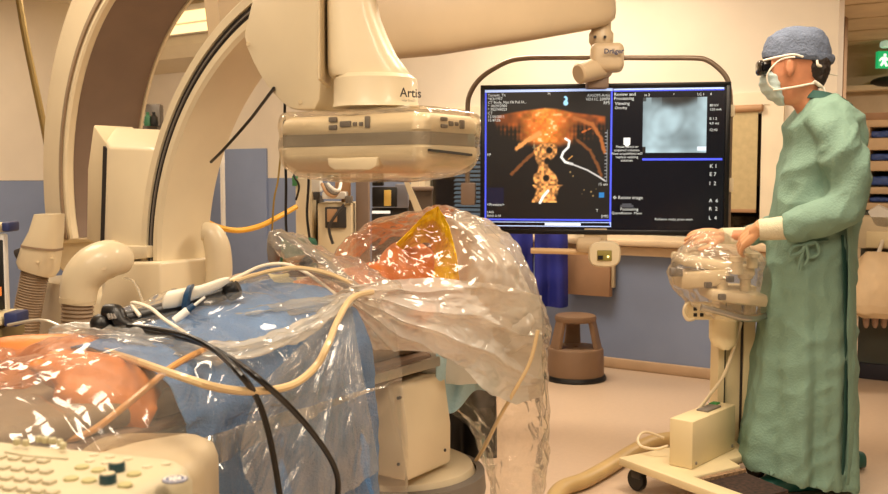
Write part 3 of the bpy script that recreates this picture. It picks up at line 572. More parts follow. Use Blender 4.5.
# ================================================================== lead aprons and wall pocket under the sill
def apron(L, R, T, B, d, label):
    def f(u, v):
        p = PX(L+(R-L)*u, T+(B-T)*v, d); sh = .03*math.sin(u*9+L)*(.3+v)+.02*nz(p, 7, L); return p-FH*(sh+.02*math.sin(u*math.pi))
    return tag(MB().grid(f, 28, 20).build('lead_apron', navy, solid=.02, smoothit=1), label, 'apron', 'lead aprons on the rail')
apron(500, 533, 225, 312, 6.42, 'blue lead apron hanging under the screen, beside the plastic sheet'); apron(535, 567, 225, 307, 6.38, 'blue lead apron hanging under the screen, beside the brown wall pocket')
ar_ = thing('apron_rail', PX(533, 224, 6.36), 'dark wall rail that carries the blue lead aprons', 'rail')
MB().cyl(PX(485, 226, 6.47), PX(575, 226.5, 6.38), .016).build('rail_bar', dgrey, ar_)
for x_, d_ in ((492, 6.46), (570, 6.385)):
    q = PX(x_, 226, d_); MB().cyl(q, V((q.x, YB+.01, q.z)), .01).build('bracket', dgrey, ar_)
wp = thing('wall_pocket', PP(590, 297, 1, YB-.05), 'brown flat wall pocket mounted below the window sill', 'wall pocket')
a, b = PP(567, 248, 1, YB-.06), PP(610, 297, 1, YB-.06); c = (a+b)/2
MB().box((c.x, YB-.045, c.z), (abs(b.x-a.x), .05, abs(a.z-b.z)), bev=.004).build('panel', wood, wp)
MB().box((b.x+.012, YB-.035, c.z+.03), (.02, .03, abs(a.z-b.z)*.8), bev=.003).build('edge_strip', cream2, wp)
# ================================================================== control trolley
PZ = lambda px, py, z: PP(px, py, 2, z)
Ac = PZ(618, 457, .135); t1 = (PZ(700, 487, .135)-Ac).normalized(); t2 = V((-t1.y, t1.x, 0)); 
if t2.dot(FH) < 0: t2 = -t2
tr = thing('control_trolley', Ac+t1*.3+t2*.3-UP*.135, 'beige wheeled table-side control trolley with tall slotted column', 'trolley')
def TL(a, b, z): return Ac+t1*a+t2*b+UP*(z-Ac.z)
MB().prism([TL(0, 0, .1), TL(.62, 0, .1), TL(.62, .08, .1), TL(.34, .08, .1), TL(.34, .34, .1), TL(.25, .37, .1), TL(.25, .66, .1), TL(0, .66, .1)], UP*.035).build('base_plate', beige, tr, bevel=.008)
MB().prism([TL(.345, .085, .085), TL(.6, .085, .085), TL(.6, .3, .085), TL(.345, .335, .085)], UP*.03).build('foot_well_mat', M('speckled_dark_mat', (58, 38, 30), .8, var=.5, scale=60, col2=(30, 20, 18)), tr)
MB().prism([TL(.345, .085, .115), TL(.37, .085, .115), TL(.37, .335, .115), TL(.345, .335, .115)], UP*.012).build('well_lip', M('worn_edge', (150, 120, 90), .8, var=.5, scale=80), tr)
for a, b in [(.06, .06), (.57, .04), (.06, .6), (.2, .6)]:
    wv = TL(a, b, .045); cs = MB(); cs.fbox(wv+UP*.03, t1*.05, t2*.045, UP*.045, bev=.008); k = cs.build('caster', dgrey, tr); MB().cyl(wv-t2*.016-t1*.01, wv+t2*.016-t1*.01, .045, n=22, bev=.005).build('wheel', black, k)
Bc = PZ(692, 470, .135); bd = (PZ(735, 449, .135)-Bc); b1 = bd.normalized(); b2 = V((-b1.y, b1.x, 0)); 
if b2.dot(RT) > 0: b2 = -b2
bxh = .19
MB().fbox(Bc+bd/2+b2*.05+UP*bxh/2, bd, b2*.1, UP*bxh, bev=.006).build('power_box', beige, tr)
MB().fbox(Bc+bd*.62+b2*.05+UP*(bxh+.003), bd*.32, b2*.05, UP*.008, bev=.002).build('box_handle', greyp, tr); MB().fbox(Bc+bd*.86+b2*.07+UP*(bxh+.003), bd*.12, b2*.03, UP*.008, bev=.002).build('power_switch', M('green_switch', (30, 130, 60), .4, emis=.1), tr)
for t in (.08, .92): MB().cyl(Bc+bd*t+UP*.02-b2*.0, Bc+bd*t+UP*.02+b2*-.004, .006, n=10).build('box_screw', greyp, tr)
cc = PX(731, 420, 4.12); cz0, cz1 = .135, PX(731, 285, 4.12).z
cr = MB(); cw_ = .155
cr.prism([V((p.x, p.y, cz0)) for p in [cc-RT*.078-FH*.06, cc-RT*.052-FH*.06, cc-RT*.052-FH*.035, cc+RT*.03-FH*.035, cc+RT*.03-FH*.06, cc+RT*.078-FH*.06, cc+RT*.078+FH*.06, cc-RT*.078+FH*.06]], UP*(cz1-cz0)); cr.build('column', beige, tr, smooth=False)
for x_ in (-.05, .028): MB().box(V((cc.x, cc.y, (cz0+cz1)/2))+RT*x_-FH*.045, (.012, .01, cz1-cz0-.02), rz=YAW).build('column_slot', darkg, tr)
MB().loft([ering(PX(723, y_, 4.0), RT*w_, FH*.05, 24, 3) for y_, w_ in [(312, .05), (315, .055), (338, .055), (345, .045), (348, .02)]]).build('lift_carriage', beige, tr)
# control head (inside its plastic bag)
hc = PX(716, 268, 4.0)
hd = MB().fbox(PX(712, 264, 4.0), RT*.30+UP*-.05, FH*.22, UP*.045, bev=.015).build('control_panel', cream, tr)
MB().fbox(PX(700, 277, 3.97), RT*.2+UP*.02, FH*.18, UP*.07, bev=.02).build('panel_underside', cream2, tr)
MB().fbox(PX(676, 272, 3.9), RT*.05, FH*.03, UP*.035, bev=.004).build('side_clamp', greyp, tr)
for k, (x_, y_, h_) in enumerate([(737, 268, .07), (752, 262, .06), (722, 283, .06), (745, 285, .07)]): MB().lathe([(0, 0), (.022, 0), (.022, h_*.7), (.03, h_*.75), (.03, h_), (0, h_)], PX(x_, y_+6, 3.86+.02*k), 18).build('joystick', cream2, tr)
MB().fbox(PX(735, 296, 3.95), RT*.26-UP*.03, FH*.2, UP*.05, bev=.02).build('lower_panel', cream, tr)
for x_, y_ in [(708, 285), (722, 297), (730, 279)]: MB().fbox(PX(x_, y_, 3.84), RT*.03, FH*.02, UP*.025, bev=.004).build('dark_key', dgrey, tr)
MB().tube([PX(701, 307, 3.8), PX(720, 312, 3.8), PX(742, 318, 3.8), PX(756, 318.5, 3.82), PX(770, 314, 3.9)], .013, n=12).build('grab_rail', steel, tr)
obx = MB().pbox(687, 303, 712, 320, 3.93, .05, bev=.006).build('socket_box', beige, tr)
for x_, y_ in [(695.5, 309), (702, 309), (695.5, 315), (702, 315)]: MB().pbox(x_-1.8, y_-1.8, x_+1.8, y_+1.8, 3.925, .02, bev=.002).build('socket', black, obx)
cab = M('cream_cable', (222, 204, 170), .45)
MB().tube([PX(690, 302, 3.92), PX(685, 306, 3.9), PX(684, 314, 3.9), PX(688, 320, 3.9), PX(694, 319, 3.92)], .006).build('loop_cable', cab, tr)
MB().tube([PX(741, 322, 4.02), PX(735, 345, 4.0), PX(724, 375, 3.98), PX(712, 392, 3.97), PX(702, 405, 3.9), PX(696, 412, 3.86)], .0075).build('spiral_cable', cab, tr)
MB().tube([PX(668, 446, 3.85), PX(655, 449, 3.85), PX(641, 446, 3.9), PX(638, 438, 3.95), PX(646, 432, 4.0), PX(664, 438, 4.0)], .006).build('power_cable', cab, tr)
hs = [PZ(548, 512, .035), PZ(560, 490, .035), PZ(585, 480, .035), PZ(610, 466, .035), PZ(632, 452, .035), PZ(652, 442, .035), PZ(675, 438, .035), PZ(700, 436, .035)]
tag(MB().tube(hs, .033, n=14).build('floor_hose', M('beige_hose', (196, 166, 112), .45)), 'thick beige supply hose lying on the floor beside the trolley', 'hose')
# ================================================================== SURGEON
d0 = 3.9
pf = PZ(800, 491, 0.0)
sg = thing('person', pf, 'person in green surgical gown, blue cap and mask working at the control trolley', 'person')
skin = M('warm_skin', (206, 140, 104), .5, var=.1, scale=20, bump=.08, bscale=90, sub=.08)
gown = M('green_surgical_gown', (118, 148, 132), .8, var=.08, scale=7, bump=.25, bscale=120)
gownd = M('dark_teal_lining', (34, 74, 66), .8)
knit = M('cream_knit_cuff', (212, 202, 172), .85, bump=.4, bscale=220)
latex = M('tan_latex_glove', (214, 160, 118), .42, var=.08, sub=.05)
capm = M('blue_cap_fabric', (98, 108, 128), .85, var=.12, scale=16, bump=.4, bscale=110)
maskm = M('pale_mask_fabric', (188, 206, 204), .85, var=.05, bump=.2, bscale=140)
hairm = M('dark_brown_hair', (38, 26, 20), .6, var=.4, scale=60, bump=.6, bscale=160)
tie = M('white_tie_fabric', (236, 228, 212), .8)
def rows(tab, n, npts=40, e=2.2):
    T = np.array(tab, dtype=float); ys = np.linspace(0, 1, n); k = np.linspace(0, 1, len(T)); out = []
    for y in ys:
        r = [np.interp(y, k, T[:, c]) for c in range(T.shape[1])]
        out.append(pring(r[0], r[1], r[2], r[3], r[4], npts, e, tilt=(r[5] if T.shape[1] > 5 else 0)))
    return out
head = [(30, 792, 813, d0, .03), (36, 777, 823, d0, .062), (45, 770, 826, d0, .075), (54, 768, 827, d0, .078), (62, 768.5, 826, d0, .077), (70, 768, 824, d0, .075), (77, 766, 821, d0, .07), (85, 770, 816, d0, .064), (93, 773, 812, d0, .058), (100, 777, 806, d0, .048), (105, 782, 797, d0, .03)]
b = MB(); b.loft(rows(head, 24, 36, 2.1))
b.ell(PX(765, 75, d0), (.014, .014, .02)); b.ell(PX(767, 69, d0), (.012, .012, .022))                       # nose
for s_ in (-1, 1): b.ell(PX(768, 62, d0+s_*.033), (.012, .022, .007)); b.ell(PX(769.5, 66, d0+s_*.032), .0135)      # brows and eyes
b.ell(PX(768, 88, d0), (.012, .026, .009)); b.ell(PX(768.5, 91, d0), (.012, .022, .008))                    # lips
for s_ in (-1, 1):                                                                                          # ears
    q = PX(790, 67, d0+s_*.083); b.tube([q+RT*(.013*math.cos(a))+UP*(.03*math.sin(a)) for a in np.linspace(0, 2*math.pi, 14)], .0075, sub=2); b.ell(q-FH*s_*.004, (.013, .008, .028), Matrix.Rotation(YAW, 3, 'Z')); b.ell(q-UP*.028-RT*.004, .008)
b.tube([PX(800, 84, d0), PX(806, 98, d0), PX(815, 112, d0), PX(822, 125, d0)], [.062, .058, .064, .09], n=20)
torso = [(112, 806, 846, d0, .12), (122, 799, 850, d0, .18), (150, 794, 850, d0, .17), (190, 792, 846, d0, .15), (225, 788, 842, d0, .14), (250, 784, 842, d0, .155), (280, 786, 840, d0, .16)]
b.loft(rows(torso, 14, 28, 2.4))
for s_ in (-1, 1): b.tube([PX(812, 262, d0+s_*.09), PX(808, 340, d0+s_*.1), PX(806, 372, d0+s_*.1), PX(808, 420, d0+s_*.1), PX(808, 470, d0+s_*.1)], [.09, .065, .055, .058, .042], n=16)
armL = [(826, 124, 3.74), (840, 152, 3.68), (845, 180, 3.66), (842, 203, 3.65), (822, 217, 3.66), (800, 226, 3.69), (768, 231, 3.73)]
armR = [(822, 124, 4.08), (822, 160, 4.14), (812, 195, 4.14), (800, 214, 4.12), (775, 228, 4.06), (755, 235, 4.0), (728, 236, 3.97)]
b.tube([PX(*p) for p in armL], [.055, .05, .044, .04, .038, .034, .028], n=14); b.tube([PX(*p) for p in armR], [.055, .05, .044, .04, .038, .034, .028], n=14)
b.build('body', skin, sg, remesh=.0095, smoothit=3)
# hair at the nape
hr = [(58, 796, 826, d0, .076), (62, 796, 828, d0, .0815), (70, 797, 827.5, d0, .08), (77, 802, 826, d0, .074), (83, 809, 823, d0, .066), (88, 814, 820, d0, .05)]
MB().loft(rows(hr, 16, 36, 2.3)).build('hair', hairm, sg, remesh=.006, smoothit=1, post=lambda p, n: p+n*(.004*nz(p, 60)+.003*nz(p, 120, 3)))
# cap
cp = [(26.5, 793, 808, d0, .02, 0), (28, 784, 816, d0, .045, 0), (32, 775, 823, d0, .067, -.002), (38, 768.5, 827, d0, .08, -.004), (46, 765, 829.5, d0, .086, -.006), (54, 763.5, 830.5, d0, .088, -.008), (59, 764, 831.5, d0, .087, -.01), (61, 766, 829.5, d0, .084, -.01)]
MB().loft(rows(cp, 34, 72, 2.1)).build('surgical_cap', capm, sg, post=lambda p, n: p+n*(.005*crumple(p, 22, 2)+.004*nz(p, 30)))
MB().loft([pring(y, L, R, d0, h, 60, 2.1, tilt=-.012) for y, L, R, h in [(54, 763, 832, .089), (56, 762.3, 833, .0905), (60.5, 763, 832, .089), (61.5, 765, 830, .086)]]).build('cap_band', capm, sg, post=lambda p, n: p+n*(.0025*nz(p, 40)))
MB().tube([PX(829, 55, d0), PX(833, 57, d0-.01), PX(832, 62, d0), PX(828, 64, d0)], .008).build('cap_knot', capm, sg)
# mask, glasses, ties
mk = [(72, 764.5, 772, d0, .03, .004), (76, 761.5, 776, d0, .05, .004), (82, 760, 778.5, d0, .058, .002), (89, 761.5, 780, d0, .06, 0), (95, 765, 781.5, d0, .058, -.003), (100, 770, 783, d0, .05, -.006), (103.5, 775, 783, d0, .035, -.008)]
MB().loft(rows(mk, 24, 44, 2.2)).build('face_mask', maskm, sg, post=lambda p, n: p+n*(.0022*math.sin((p.z)*230)+.002*nz(p, 40)))
lens = M('dark_lens', (12, 11, 13), .12, coat=.5)
gs = MB()
for s_ in (-1, 1): gs.loft([ering(PX(762.5, 68, d0+s_*.036)+RT*o_, FH*w_, UP*h_, 20, 3.2) for o_, w_, h_ in [(-.02, .026, .024), (-.014, .034, .03), (.006, .034, .03), (.016, .03, .025)]])
gs.tube([PX(759, 64, d0-.02), PX(758, 64, d0), PX(759, 64, d0+.02)], .005); gs.fbox(PX(767.5, 66, d0-.075), RT*.03, FH*.006, UP*.045, bev=.002)
gs.build('sunglasses', lens, sg, ang=50)
tb_ = MB(); tb_.tube([PX(763, 60.5, d0-.078), PX(778, 57, d0-.083), PX(793, 54.5, d0-.088), PX(803, 57, d0-.088)], .0042); tb_.build('glasses_temple', tie, sg)
MB().tube([PX(776, 90, d0-.062), PX(769, 85, d0-.066), PX(767, 76, d0-.072), PX(772, 67, d0-.08), PX(782, 59, d0-.084), (PX(795, 57, d0-.09))], .0035).build('mask_tie', tie, sg)
MB().tube([PX(773, 90, d0-.062), PX(782, 89, d0-.068), PX(800, 86, d0-.068), PX(816, 83, d0-.06), PX(822, 84, d0-.03)], .0042).build('mask_tie', tie, sg)
MB().tube([PX(814, 81, d0-.065), PX(819, 85, d0-.06), PX(823, 88, d0-.055), PX(826, 93, d0-.06), PX(831, 97, d0-.07)], [.006, .008, .005, .004, .004]).build('tie_knot', tie, sg)
MB().tube([PX(817, 60, d0-.083), PX(818, 65, d0-.085), PX(822, 67, d0-.07), PX(824, 72, d0-.06), PX(828, 74, d0-.03), PX(838, 75, d0)], [.004, .006, .006, .005, .003, .003]).build('cap_tie', tie, sg)
# gown
gt = [(97, 802, 833, d0, .075, 0), (103, 798, 841, d0, .13, 0), (110, 795, 850, d0, .18, 0), (120, 791, 855, d0, .205, 0), (135, 788, 858, d0, .21, 0), (155, 784, 859, d0, .205, 0), (178, 780.5, 857, d0, .195, 0), (200, 776.5, 855, d0, .19, 0), (220, 772, 853, d0, .187, 0), (240, 769, 851, d0, .187, 0), (262, 768, 849, d0, .195, 0), (290, 766.5, 848, d0, .205, 0), (320, 764, 848, d0, .215, 0), (350, 760, 849, d0, .225, 0), (380, 756, 850, d0, .235, -.005), (410, 750, 851, d0, .24, -.015), (440, 743, 852, d0, .245, -.03), (470, 739, 851, d0, .25, -.045)]
gb = MB(); gb.loft(rows(gt, 60, 64, 2.3))
gb.tube([PX(822, 118, 3.80), PX(833, 132, 3.71), PX(843, 155, 3.67), PX(848, 180, 3.655), PX(845, 202, 3.645), PX(828, 214, 3.65), PX(806, 222, 3.68), PX(785, 228, 3.71)], [.07, .082, .083, .08, .078, .074, .064, .054], n=24)
gb.tube([PX(822, 120, 4.0), PX(822, 160, 4.12), PX(812, 195, 4.13), PX(798, 215, 4.11), PX(775, 229, 4.06), PX(750, 235.5, 4.0)], [.07, .08, .075, .068, .055, .043], n=20)
gc = PX(806, 300, d0); hz = PX(806, 470, d0).z
def gpost(p, n):
    lx, ly = (p-gc).dot(RT), (p-gc).dot(FH); a = math.atan2(ly, lx*1.6); low = min(1, max(0, (1.0-p.z)/.75)); up_ = 1-low
    f = low*(.011*math.sin(a*8+1.1*nz(p, 1.5))+.006*math.sin(a*15+p.z*1.5+1.5*nz(p, 2, 4)))
    wv = V((lx*5, ly*5, p.z*1.6)); wu = V((lx*3+p.z*2.2, ly*3, p.z*4.5-lx*4))
    r1 = lambda q: 1-2*abs(noise.noise(q))
    f += low*.012*(r1(wv)-.5)+up_*.02*(r1(wu*1.3)-.5)+.006*(r1(wu*2.6+V((5, 1, 2)))-.5)+.004*nz(p, 9, 3)+.0035*(r1(V((lx*14, ly*14, p.z*9)))-.5)
    if abs(n.z) > .9 and p.z < .5: f = 0
    return p+n*f
gv = gb.build('surgical_gown', gown, sg, remesh=.0085, smoothit=5, post=gpost)
MB().loft([pring(y, L, R, d0, h, 40, 2.2, tilt=-.01) for y, L, R, h in [(93, 803, 832, .073), (97, 800, 835, .085), (101, 799, 838, .1), (102, 802, 834, .08)]]).build('collar', gownd, sg)
MB().grid(lambda u, v: PX(836+14*u+8*v*u, 95+45*v+10*u*(1-v), d0-.03-.12*math.sin(u*2)*v+.05*u)-FH*.02, 10, 12).build('shoulder_flap', gownd, sg, solid=.006)
# rear overlap flap with the open slit
def flap(u, v):
    py = 212+272*v; px = 845+4*math.sin(v*3)+(9-3*(1-v))*u+1.2*math.sin(v*9); return PX(px, py, 3.70+.10*u-.02*v)-FH*(.02*math.sin(u*3.1))
MB().grid(flap, 8, 50).build('rear_flap', gown, sg, solid=.004, post=lambda p, n: p+n*.006*nz(p, 8))
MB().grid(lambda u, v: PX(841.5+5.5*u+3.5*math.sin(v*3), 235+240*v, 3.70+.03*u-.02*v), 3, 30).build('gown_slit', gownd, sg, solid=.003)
# waist tie bow
bq = PX(806, 244, 3.69)
MB().tube([bq, bq-RT*.05-UP*.012, bq-RT*.06-UP*.045, bq-RT*.02-UP*.03, bq], .0065).build('waist_bow', gown, sg); MB().tube([bq, bq+RT*.035+UP*.01, bq+RT*.05-UP*.035, bq+RT*.015-UP*.05, bq], .0065).build('waist_bow', gown, sg)
MB().tube([bq, bq-RT*.02-UP*.06, bq-RT*.03-UP*.11], .0055).build('bow_tail', gown, sg); MB().tube([bq, bq+RT*.01-UP*.05, bq-RT*.005-UP*.085], .0055).build('bow_tail', gown, sg)
MB().tube([PX(838, 240, 3.74), PX(822, 241, 3.7), bq, PX(785, 238, 3.74), PX(772, 236, 3.82)], .006).build('waist_tie', gown, sg)
# blood specks
spk = M('dried_blood', (96, 34, 22), .7)
for x, y, r in [(771, 380, .006), (763, 412, .005), (768, 372, .004), (764, 428, .006), (760, 402, .004), (773, 395, .003)]:
    q = PX(x, y, d0-.21); pass
# cuffs and gloved hands
def cuff(p0, p1, r0, r1):
    k = 26; p0, p1 = V(p0), V(p1); return MB().tube([p0.lerp(p1, i/k) for i in range(k+1)], [(r0+(r1-r0)*i/k)*(1+.02*(i % 2)) for i in range(k+1)], n=28, sub=1).build('knit_cuff', knit, sg)
cuff(PX(789, 227.5, 3.705), PX(759, 230, 3.735), .047, .041); cuff(PX(745, 236, 3.995), PX(721, 236, 3.975), .036, .033)
def hand(wrist, fwd, nrm, side, curl, spread=.16, name='gloved_hand'):
    fwd = V(fwd).normalized(); nrm = V(nrm); nrm = (nrm-fwd*nrm.dot(fwd)).normalized(); sdv = fwd.cross(nrm)*side; m = MB(); w = V(wrist)
    R = Matrix((fwd, sdv, nrm)).transposed()
    m.tube([w-fwd*.03, w, w+fwd*.02], [.03, .028, .026], n=16)
    for k, (o_, l_) in enumerate([(-.03, .078), (-.01, .084), (.011, .086), (.031, .08)]): m.tube([w+sdv*o_*.5, w+fwd*l_*.5+sdv*o_*.9, w+fwd*l_+sdv*o_], [.017, .0165, .0125], n=12)
    m.ell(w+fwd*.045, (.045, .036, .014), R)
    for k, (o_, l_, ln) in enumerate([(-.032, .076, .062), (-.0105, .083, .075), (.0115, .085, .08), (.0335, .078, .072)]):
        p = w+fwd*l_+sdv*o_; pts = [p-fwd*.015, p]; d_ = (fwd+sdv*(o_*spread*8)).normalized(); th = 0
        for j, f_ in enumerate((.45, .32, .23)):
            th += curl*(.8 if j == 0 else 1); dj = d_*math.cos(th)-nrm*math.sin(th); p = p+dj*ln*f_; pts.append(p)
        m.tube(pts, [.0095, .0098, .009, .008, .0068], n=12, sub=3); m.ell(pts[-1], .0068, n=10, m=8)
    t0 = w+fwd*.025+sdv*.026; t1_ = t0+fwd*.028+sdv*.026-nrm*.008; t2_ = t1_+fwd*.03+sdv*.008-nrm*.012; t3 = t2_+fwd*.022-sdv*.002-nrm*.008
    m.tube([t0, t1_, t2_, t3], [.015, .0125, .0105, .008], n=12, sub=3); m.ell(t3, .008, n=10, m=8)
    return m.build(name, latex, sg, remesh=.0038, smoothit=2)
hand(PX(722, 236, 3.975), -RT*1+UP*.03-FH*.1, UP*.8-FH*.55, -1, .32)
hand(PX(757, 230, 3.74), -RT*.45+FH*.65-UP*.55, -FH*.3+UP*.5-RT*.8, 1, .45)
# clogs
clogm = M('teal_clog', (24, 92, 84), .45)
for i, (x, y) in enumerate([(792, 492), (836, 470)]):
    c = PZ(x, y, 0); f_ = -RT*.94-FH*.2; f_.normalize(); s_ = V((-f_.y, f_.x, 0))
    rr = [ering(c+f_*t+UP*(h/2+.004), s_*w_, UP*(h/2), 24, 2.6) for t, w_, h in [(-.135, .02, .05), (-.125, .034, .07), (-.06, .04, .08), (.02, .046, .095), (.08, .05, .08), (.12, .042, .06), (.14, .022, .04)]]
    MB().loft(rr).build('clog', clogm, sg, ang=60)
# ================================================================== patient table
pt = thing('patient_table', (0, -1.9, 0), 'narrow patient table with taupe board under the surgical drapes', 'table')
MB().box((0, -.95, .70), (.5, 3.0, .05), bev=.02).build('table_board', taupe, pt); MB().box((0, -.95, .755), (.46, 2.9, .06), bev=.025, seg=3).build('mattress', M('mattress_vinyl', (128, 110, 88), .5), pt)
MB().box((0, -2.1, .36), (.36, .5, .64), bev=.04).build('table_column', white, pt); MB().box((0, -2.1, .04), (.6, .9, .08), bev=.02).build('table_foot', greyp, pt)
MB().box((.275, -1.0, .70), (.02, 1.8, .03), bev=.004).build('side_rail', steel, pt)
# ================================================================== patient (one continuous body, bare where the drapes leave it open)
pa = thing('person', (0, -.6, .785), 'person lying on the patient table, orange disinfected legs bare, body under drapes', 'person')
L2 = 2.12
b = MB()
b.tube([PX(44, 366, L2), PX(70, 372, L2), PX(100, 380, L2+.01), PX(128, 392, L2+.02), PX(150, 408, L2+.04)], [.034, .05, .062, .06, .045], n=20)   # near foot and shin
b.tube([PX(58, 388, L2-.04), PX(85, 396, L2-.04), PX(115, 404, L2-.03), PX(148, 420, L2)], [.03, .042, .045, .042], n=16)
for k in range(5): b.tube([PX(50+5*k, 366+2.0*k, L2-.03), PX(36+5.5*k, 364+2.6*k, L2-.075+.004*k), PX(31+5.5*k, 371+2.8*k, L2-.085+.004*k)], [.014, .0145-.0008*k, .012-.0006*k], n=10)
b.tube([PX(-30, 362, L2+.2), PX(10, 358, L2+.2), PX(60, 358, L2+.2), PX(120, 362, L2+.25), PX(160, 365, L2+.3)], [.04, .055, .06, .065, .07], n=20)     # far leg
b.tube([PX(-25, 392, L2+.1), PX(5, 390, L2+.1), PX(30, 380, L2+.1)], [.05, .045, .04], n=14)
b.tube([PX(120, 388, L2+.03), V((.12, -.95, .80)), V((.1, -.75, .82)), V((.05, -.5, .84))], [.055, .06, .07, .09], n=18); b.tube([PX(150, 365, L2+.28), V((-.1, -.85, .81)), V((-.07, -.5, .84))], [.06, .06, .09], n=18)
b.tube([V((0, -.55, .84)), V((0, -.3, .86)), V((0, -.05, .88)), V((0, .15, .88)), V((0, .3, .87))], [.11, .12, .11, .115, .09], n=22)
DM = PX(408, 272, 3.12)
b.ell(DM, (.105, .13, .105), Matrix.Rotation(YAW, 3, 'Z')); b.ell(PX(372, 279, 3.08), (.07, .08, .055), Matrix.Rotation(YAW, 3, 'Z')); b.ell(PX(350, 297, 3.0), (.07, .08, .05), Matrix.Rotation(YAW, 3, 'Z'))
b.tube([V((0, .3, .87)), V((0, .4, .865))], [.06, .055], n=14); b.ell(V((0, .47, .875)), (.075, .1, .09)); b.ell(V((0, .48, .97)), (.014, .02, .018)); 
for s_ in (-1, 1): b.ell(V((s_*.075, .48, .875)), (.012, .03, .02)); b.ell(V((s_*.035, .5, .95)), .014); b.tube([V((s_*.11, .25, .86)), V((s_*.16, .1, .83)), V((s_*.17, -.1, .81))], [.055, .045, .035], n=14)
pbody = b.build('body', skin_o, pa, remesh=.009, smoothit=4)
pbody.data.materials.append(M('tan_leg_skin', (204, 124, 62), .42, var=.14, scale=14, bump=.15, bscale=50, sub=.1))
for p_ in pbody.data.polygons:
    if p_.center.y-.6 < -.5: p_.material_index = 1
# padded white side board and blue drape
wb = thing('side_board', PX(150, 470, 1.82), 'white padded arm board beside the patient legs, its corner rounded', 'arm board')
c = PX(142, 482, 1.88)
rr = []
for z_, i_ in [(-.13, .02), (-.12, .006), (-.09, 0), (.03, 0), (.055, .008), (.07, .03), (.072, .06)]: rr.append(ering(c+UP*z_, RT*(.14-i_), FH*(.14-i_), 48, 3.6))
MB().loft(rr).build('pad', M('white_padded_vinyl', (184, 166, 136), .45, var=.05, bump=.1, bscale=16), wb, ang=60)
MB().cyl(c-UP*.13, V((c.x, c.y, .03)), .025).build('support_post', steel, wb); MB().lathe([(0, 0), (.17, 0), (.17, .02), (.03, .04), (0, .04)], V((c.x, c.y, 0)), 28).build('post_foot', greyp, wb)
def topz(y): return float(np.interp(y, [-1.9, -1.3, -1.05, -.8, -.5, -.2], [.84, .86, .90, .95, .985, .99]))
CS = np.array([(-.36, .60), (-.36, .72), (-.33, .86), (-.2, .965), (0, 1.0), (.18, .985), (.29, .93), (.345, .84), (.365, .7), (.385, .5), (.40, .3), (.41, .12)])
def drape(name, mat, y0, y1, nu, nv, lift, amp, fold, seed, v0=0, v1=1, solid=0, label=None, cat=None, cs=6, skew=0, short=0):
    acc = np.r_[0, np.cumsum(np.hypot(*np.diff(CS, axis=0).T))]; acc /= acc[-1]
    def f(u, v):
        s_ = v0+(v1-short*max(0, (u-.7)/.3)**1.5-v0)*v; y = y0+(y1-y0)*u+skew*(s_-.5); x = float(np.interp(s_, acc, CS[:, 0])); z = float(np.interp(s_, acc, CS[:, 1])); tz = topz(y); z = z*tz if z > .8 else z*(tz if z > .7 else 1)
        x += math.copysign(lift, x) if abs(x) > .05 else 0; z += lift
        hang = min(1, max(0, (.86-z)/.4)) if x > .1 else 0
        p = V((x, y, z)); x += hang*fold*(math.sin(y*19+seed+2*nz(p, 2, seed))+.6*math.sin(y*41+seed*2+3*nz(p, 3, seed)))
        p = V((x, y, z)); c_ = crumple(V((y, s_*1.2, seed)), cs, seed)
        n_ = V((1, 0, .15)) if hang > .3 else V((.3, 0, 1)); return p+n_*(amp*c_)
    o_ = MB().grid(f, nu, nv).build(name, mat, solid=solid, ang=180)
    return tag(o_, label, cat)
drape('surgical_drape', bluefab, -1.16, -.52, 110, 130, .0, .03, .016, 1, v0=.18, solid=.004, label='blue surgical drape over the patient hanging down the table side', cat='drape', short=.24)
drape('plastic_sheet', film, -1.7, -.44, 200, 170, .025, .05, .02, 5, v0=.12, v1=.97, label='clear crumpled plastic sheet covering the legs and the blue drape', cat='plastic sheet', cs=5)
# milky inner drape and the big clear plastic bag over the operating field
def bag(name, mat, tab, n, npts, amp, cs, seed, label, cat='plastic sheet', e=2.1, closed=False, vert=1.0):
    mb = MB().loft(rows(tab, n, npts, e), cap=closed)
    return tag(mb.build(name, mat, ang=180, post=lambda p, nn: p+nn*(amp*crumple(V((p.x, p.y, p.z*vert)), cs, seed)+amp*.5*nz(V((p.x, p.y, p.z*vert)), cs*.5, seed))), label, cat)
milk = plastic('milky_drape_film', .9, tint=(.98, .93, .84), rough=.3)
bag('paper_drape', milk, [(217, 446, 456, 3.3, .03), (228, 446, 480, 3.3, .08), (244, 450, 502, 3.32, .13), (262, 450, 520, 3.32, .17), (282, 438, 532, 3.32, .2), (296, 396, 538, 3.3, .23), (318, 352, 540, 3.25, .26), (340, 352, 534, 3.22, .25), (358, 372, 515, 3.2, .22), (372, 398, 505, 3.2, .2)], 80, 120, .04, 6, 3, 'milky cream drape bunched under the clear plastic over the operating field', 'drape')
fanf = plastic('gathered_film', .16, rough=.16, bscale=10, bstr=.3, an=(1, 1, .2))
def fan(u, v):
    th = math.radians(136-56*u); ln = float(np.interp(u, [0, .2, .4, .6, .8, 1], [120, 190, 215, 205, 190, 170])); r_ = 4+ln*v
    px = 350+math.cos(th)*r_; py = 298+math.sin(th)*r_
    q = PP(px, py, 0, .48); d_ = (q-CAM).dot(FH); d_ = min(d_, 2.64); d_ = d_*(1-(1-v)**3)+2.60*(1-v)**3
    a_ = u*9+1.4*nz(V((u*4, v*1.2, 2)), 1.0); rid = .6*(1-abs(math.sin(a_)))**2+.4*(1-abs(math.sin(a_*2.37+1)))**2
    return PX(px, py, d_)-FH*((.035*rid+.04*crumple(V((u*2.0, v*.5, 3)), 5, 8))*min(1, .2+v))
tag(MB().grid(fan, 240, 60).build('plastic_fan', fanf, ang=180), 'clear plastic gathered to a point and fanning down over the blue drape', 'plastic sheet')
roll = plastic('bunched_film', .4, tint=(.98, .95, .9), rough=.12, bscale=22, bstr=.7, an=(.5, .5, 1))
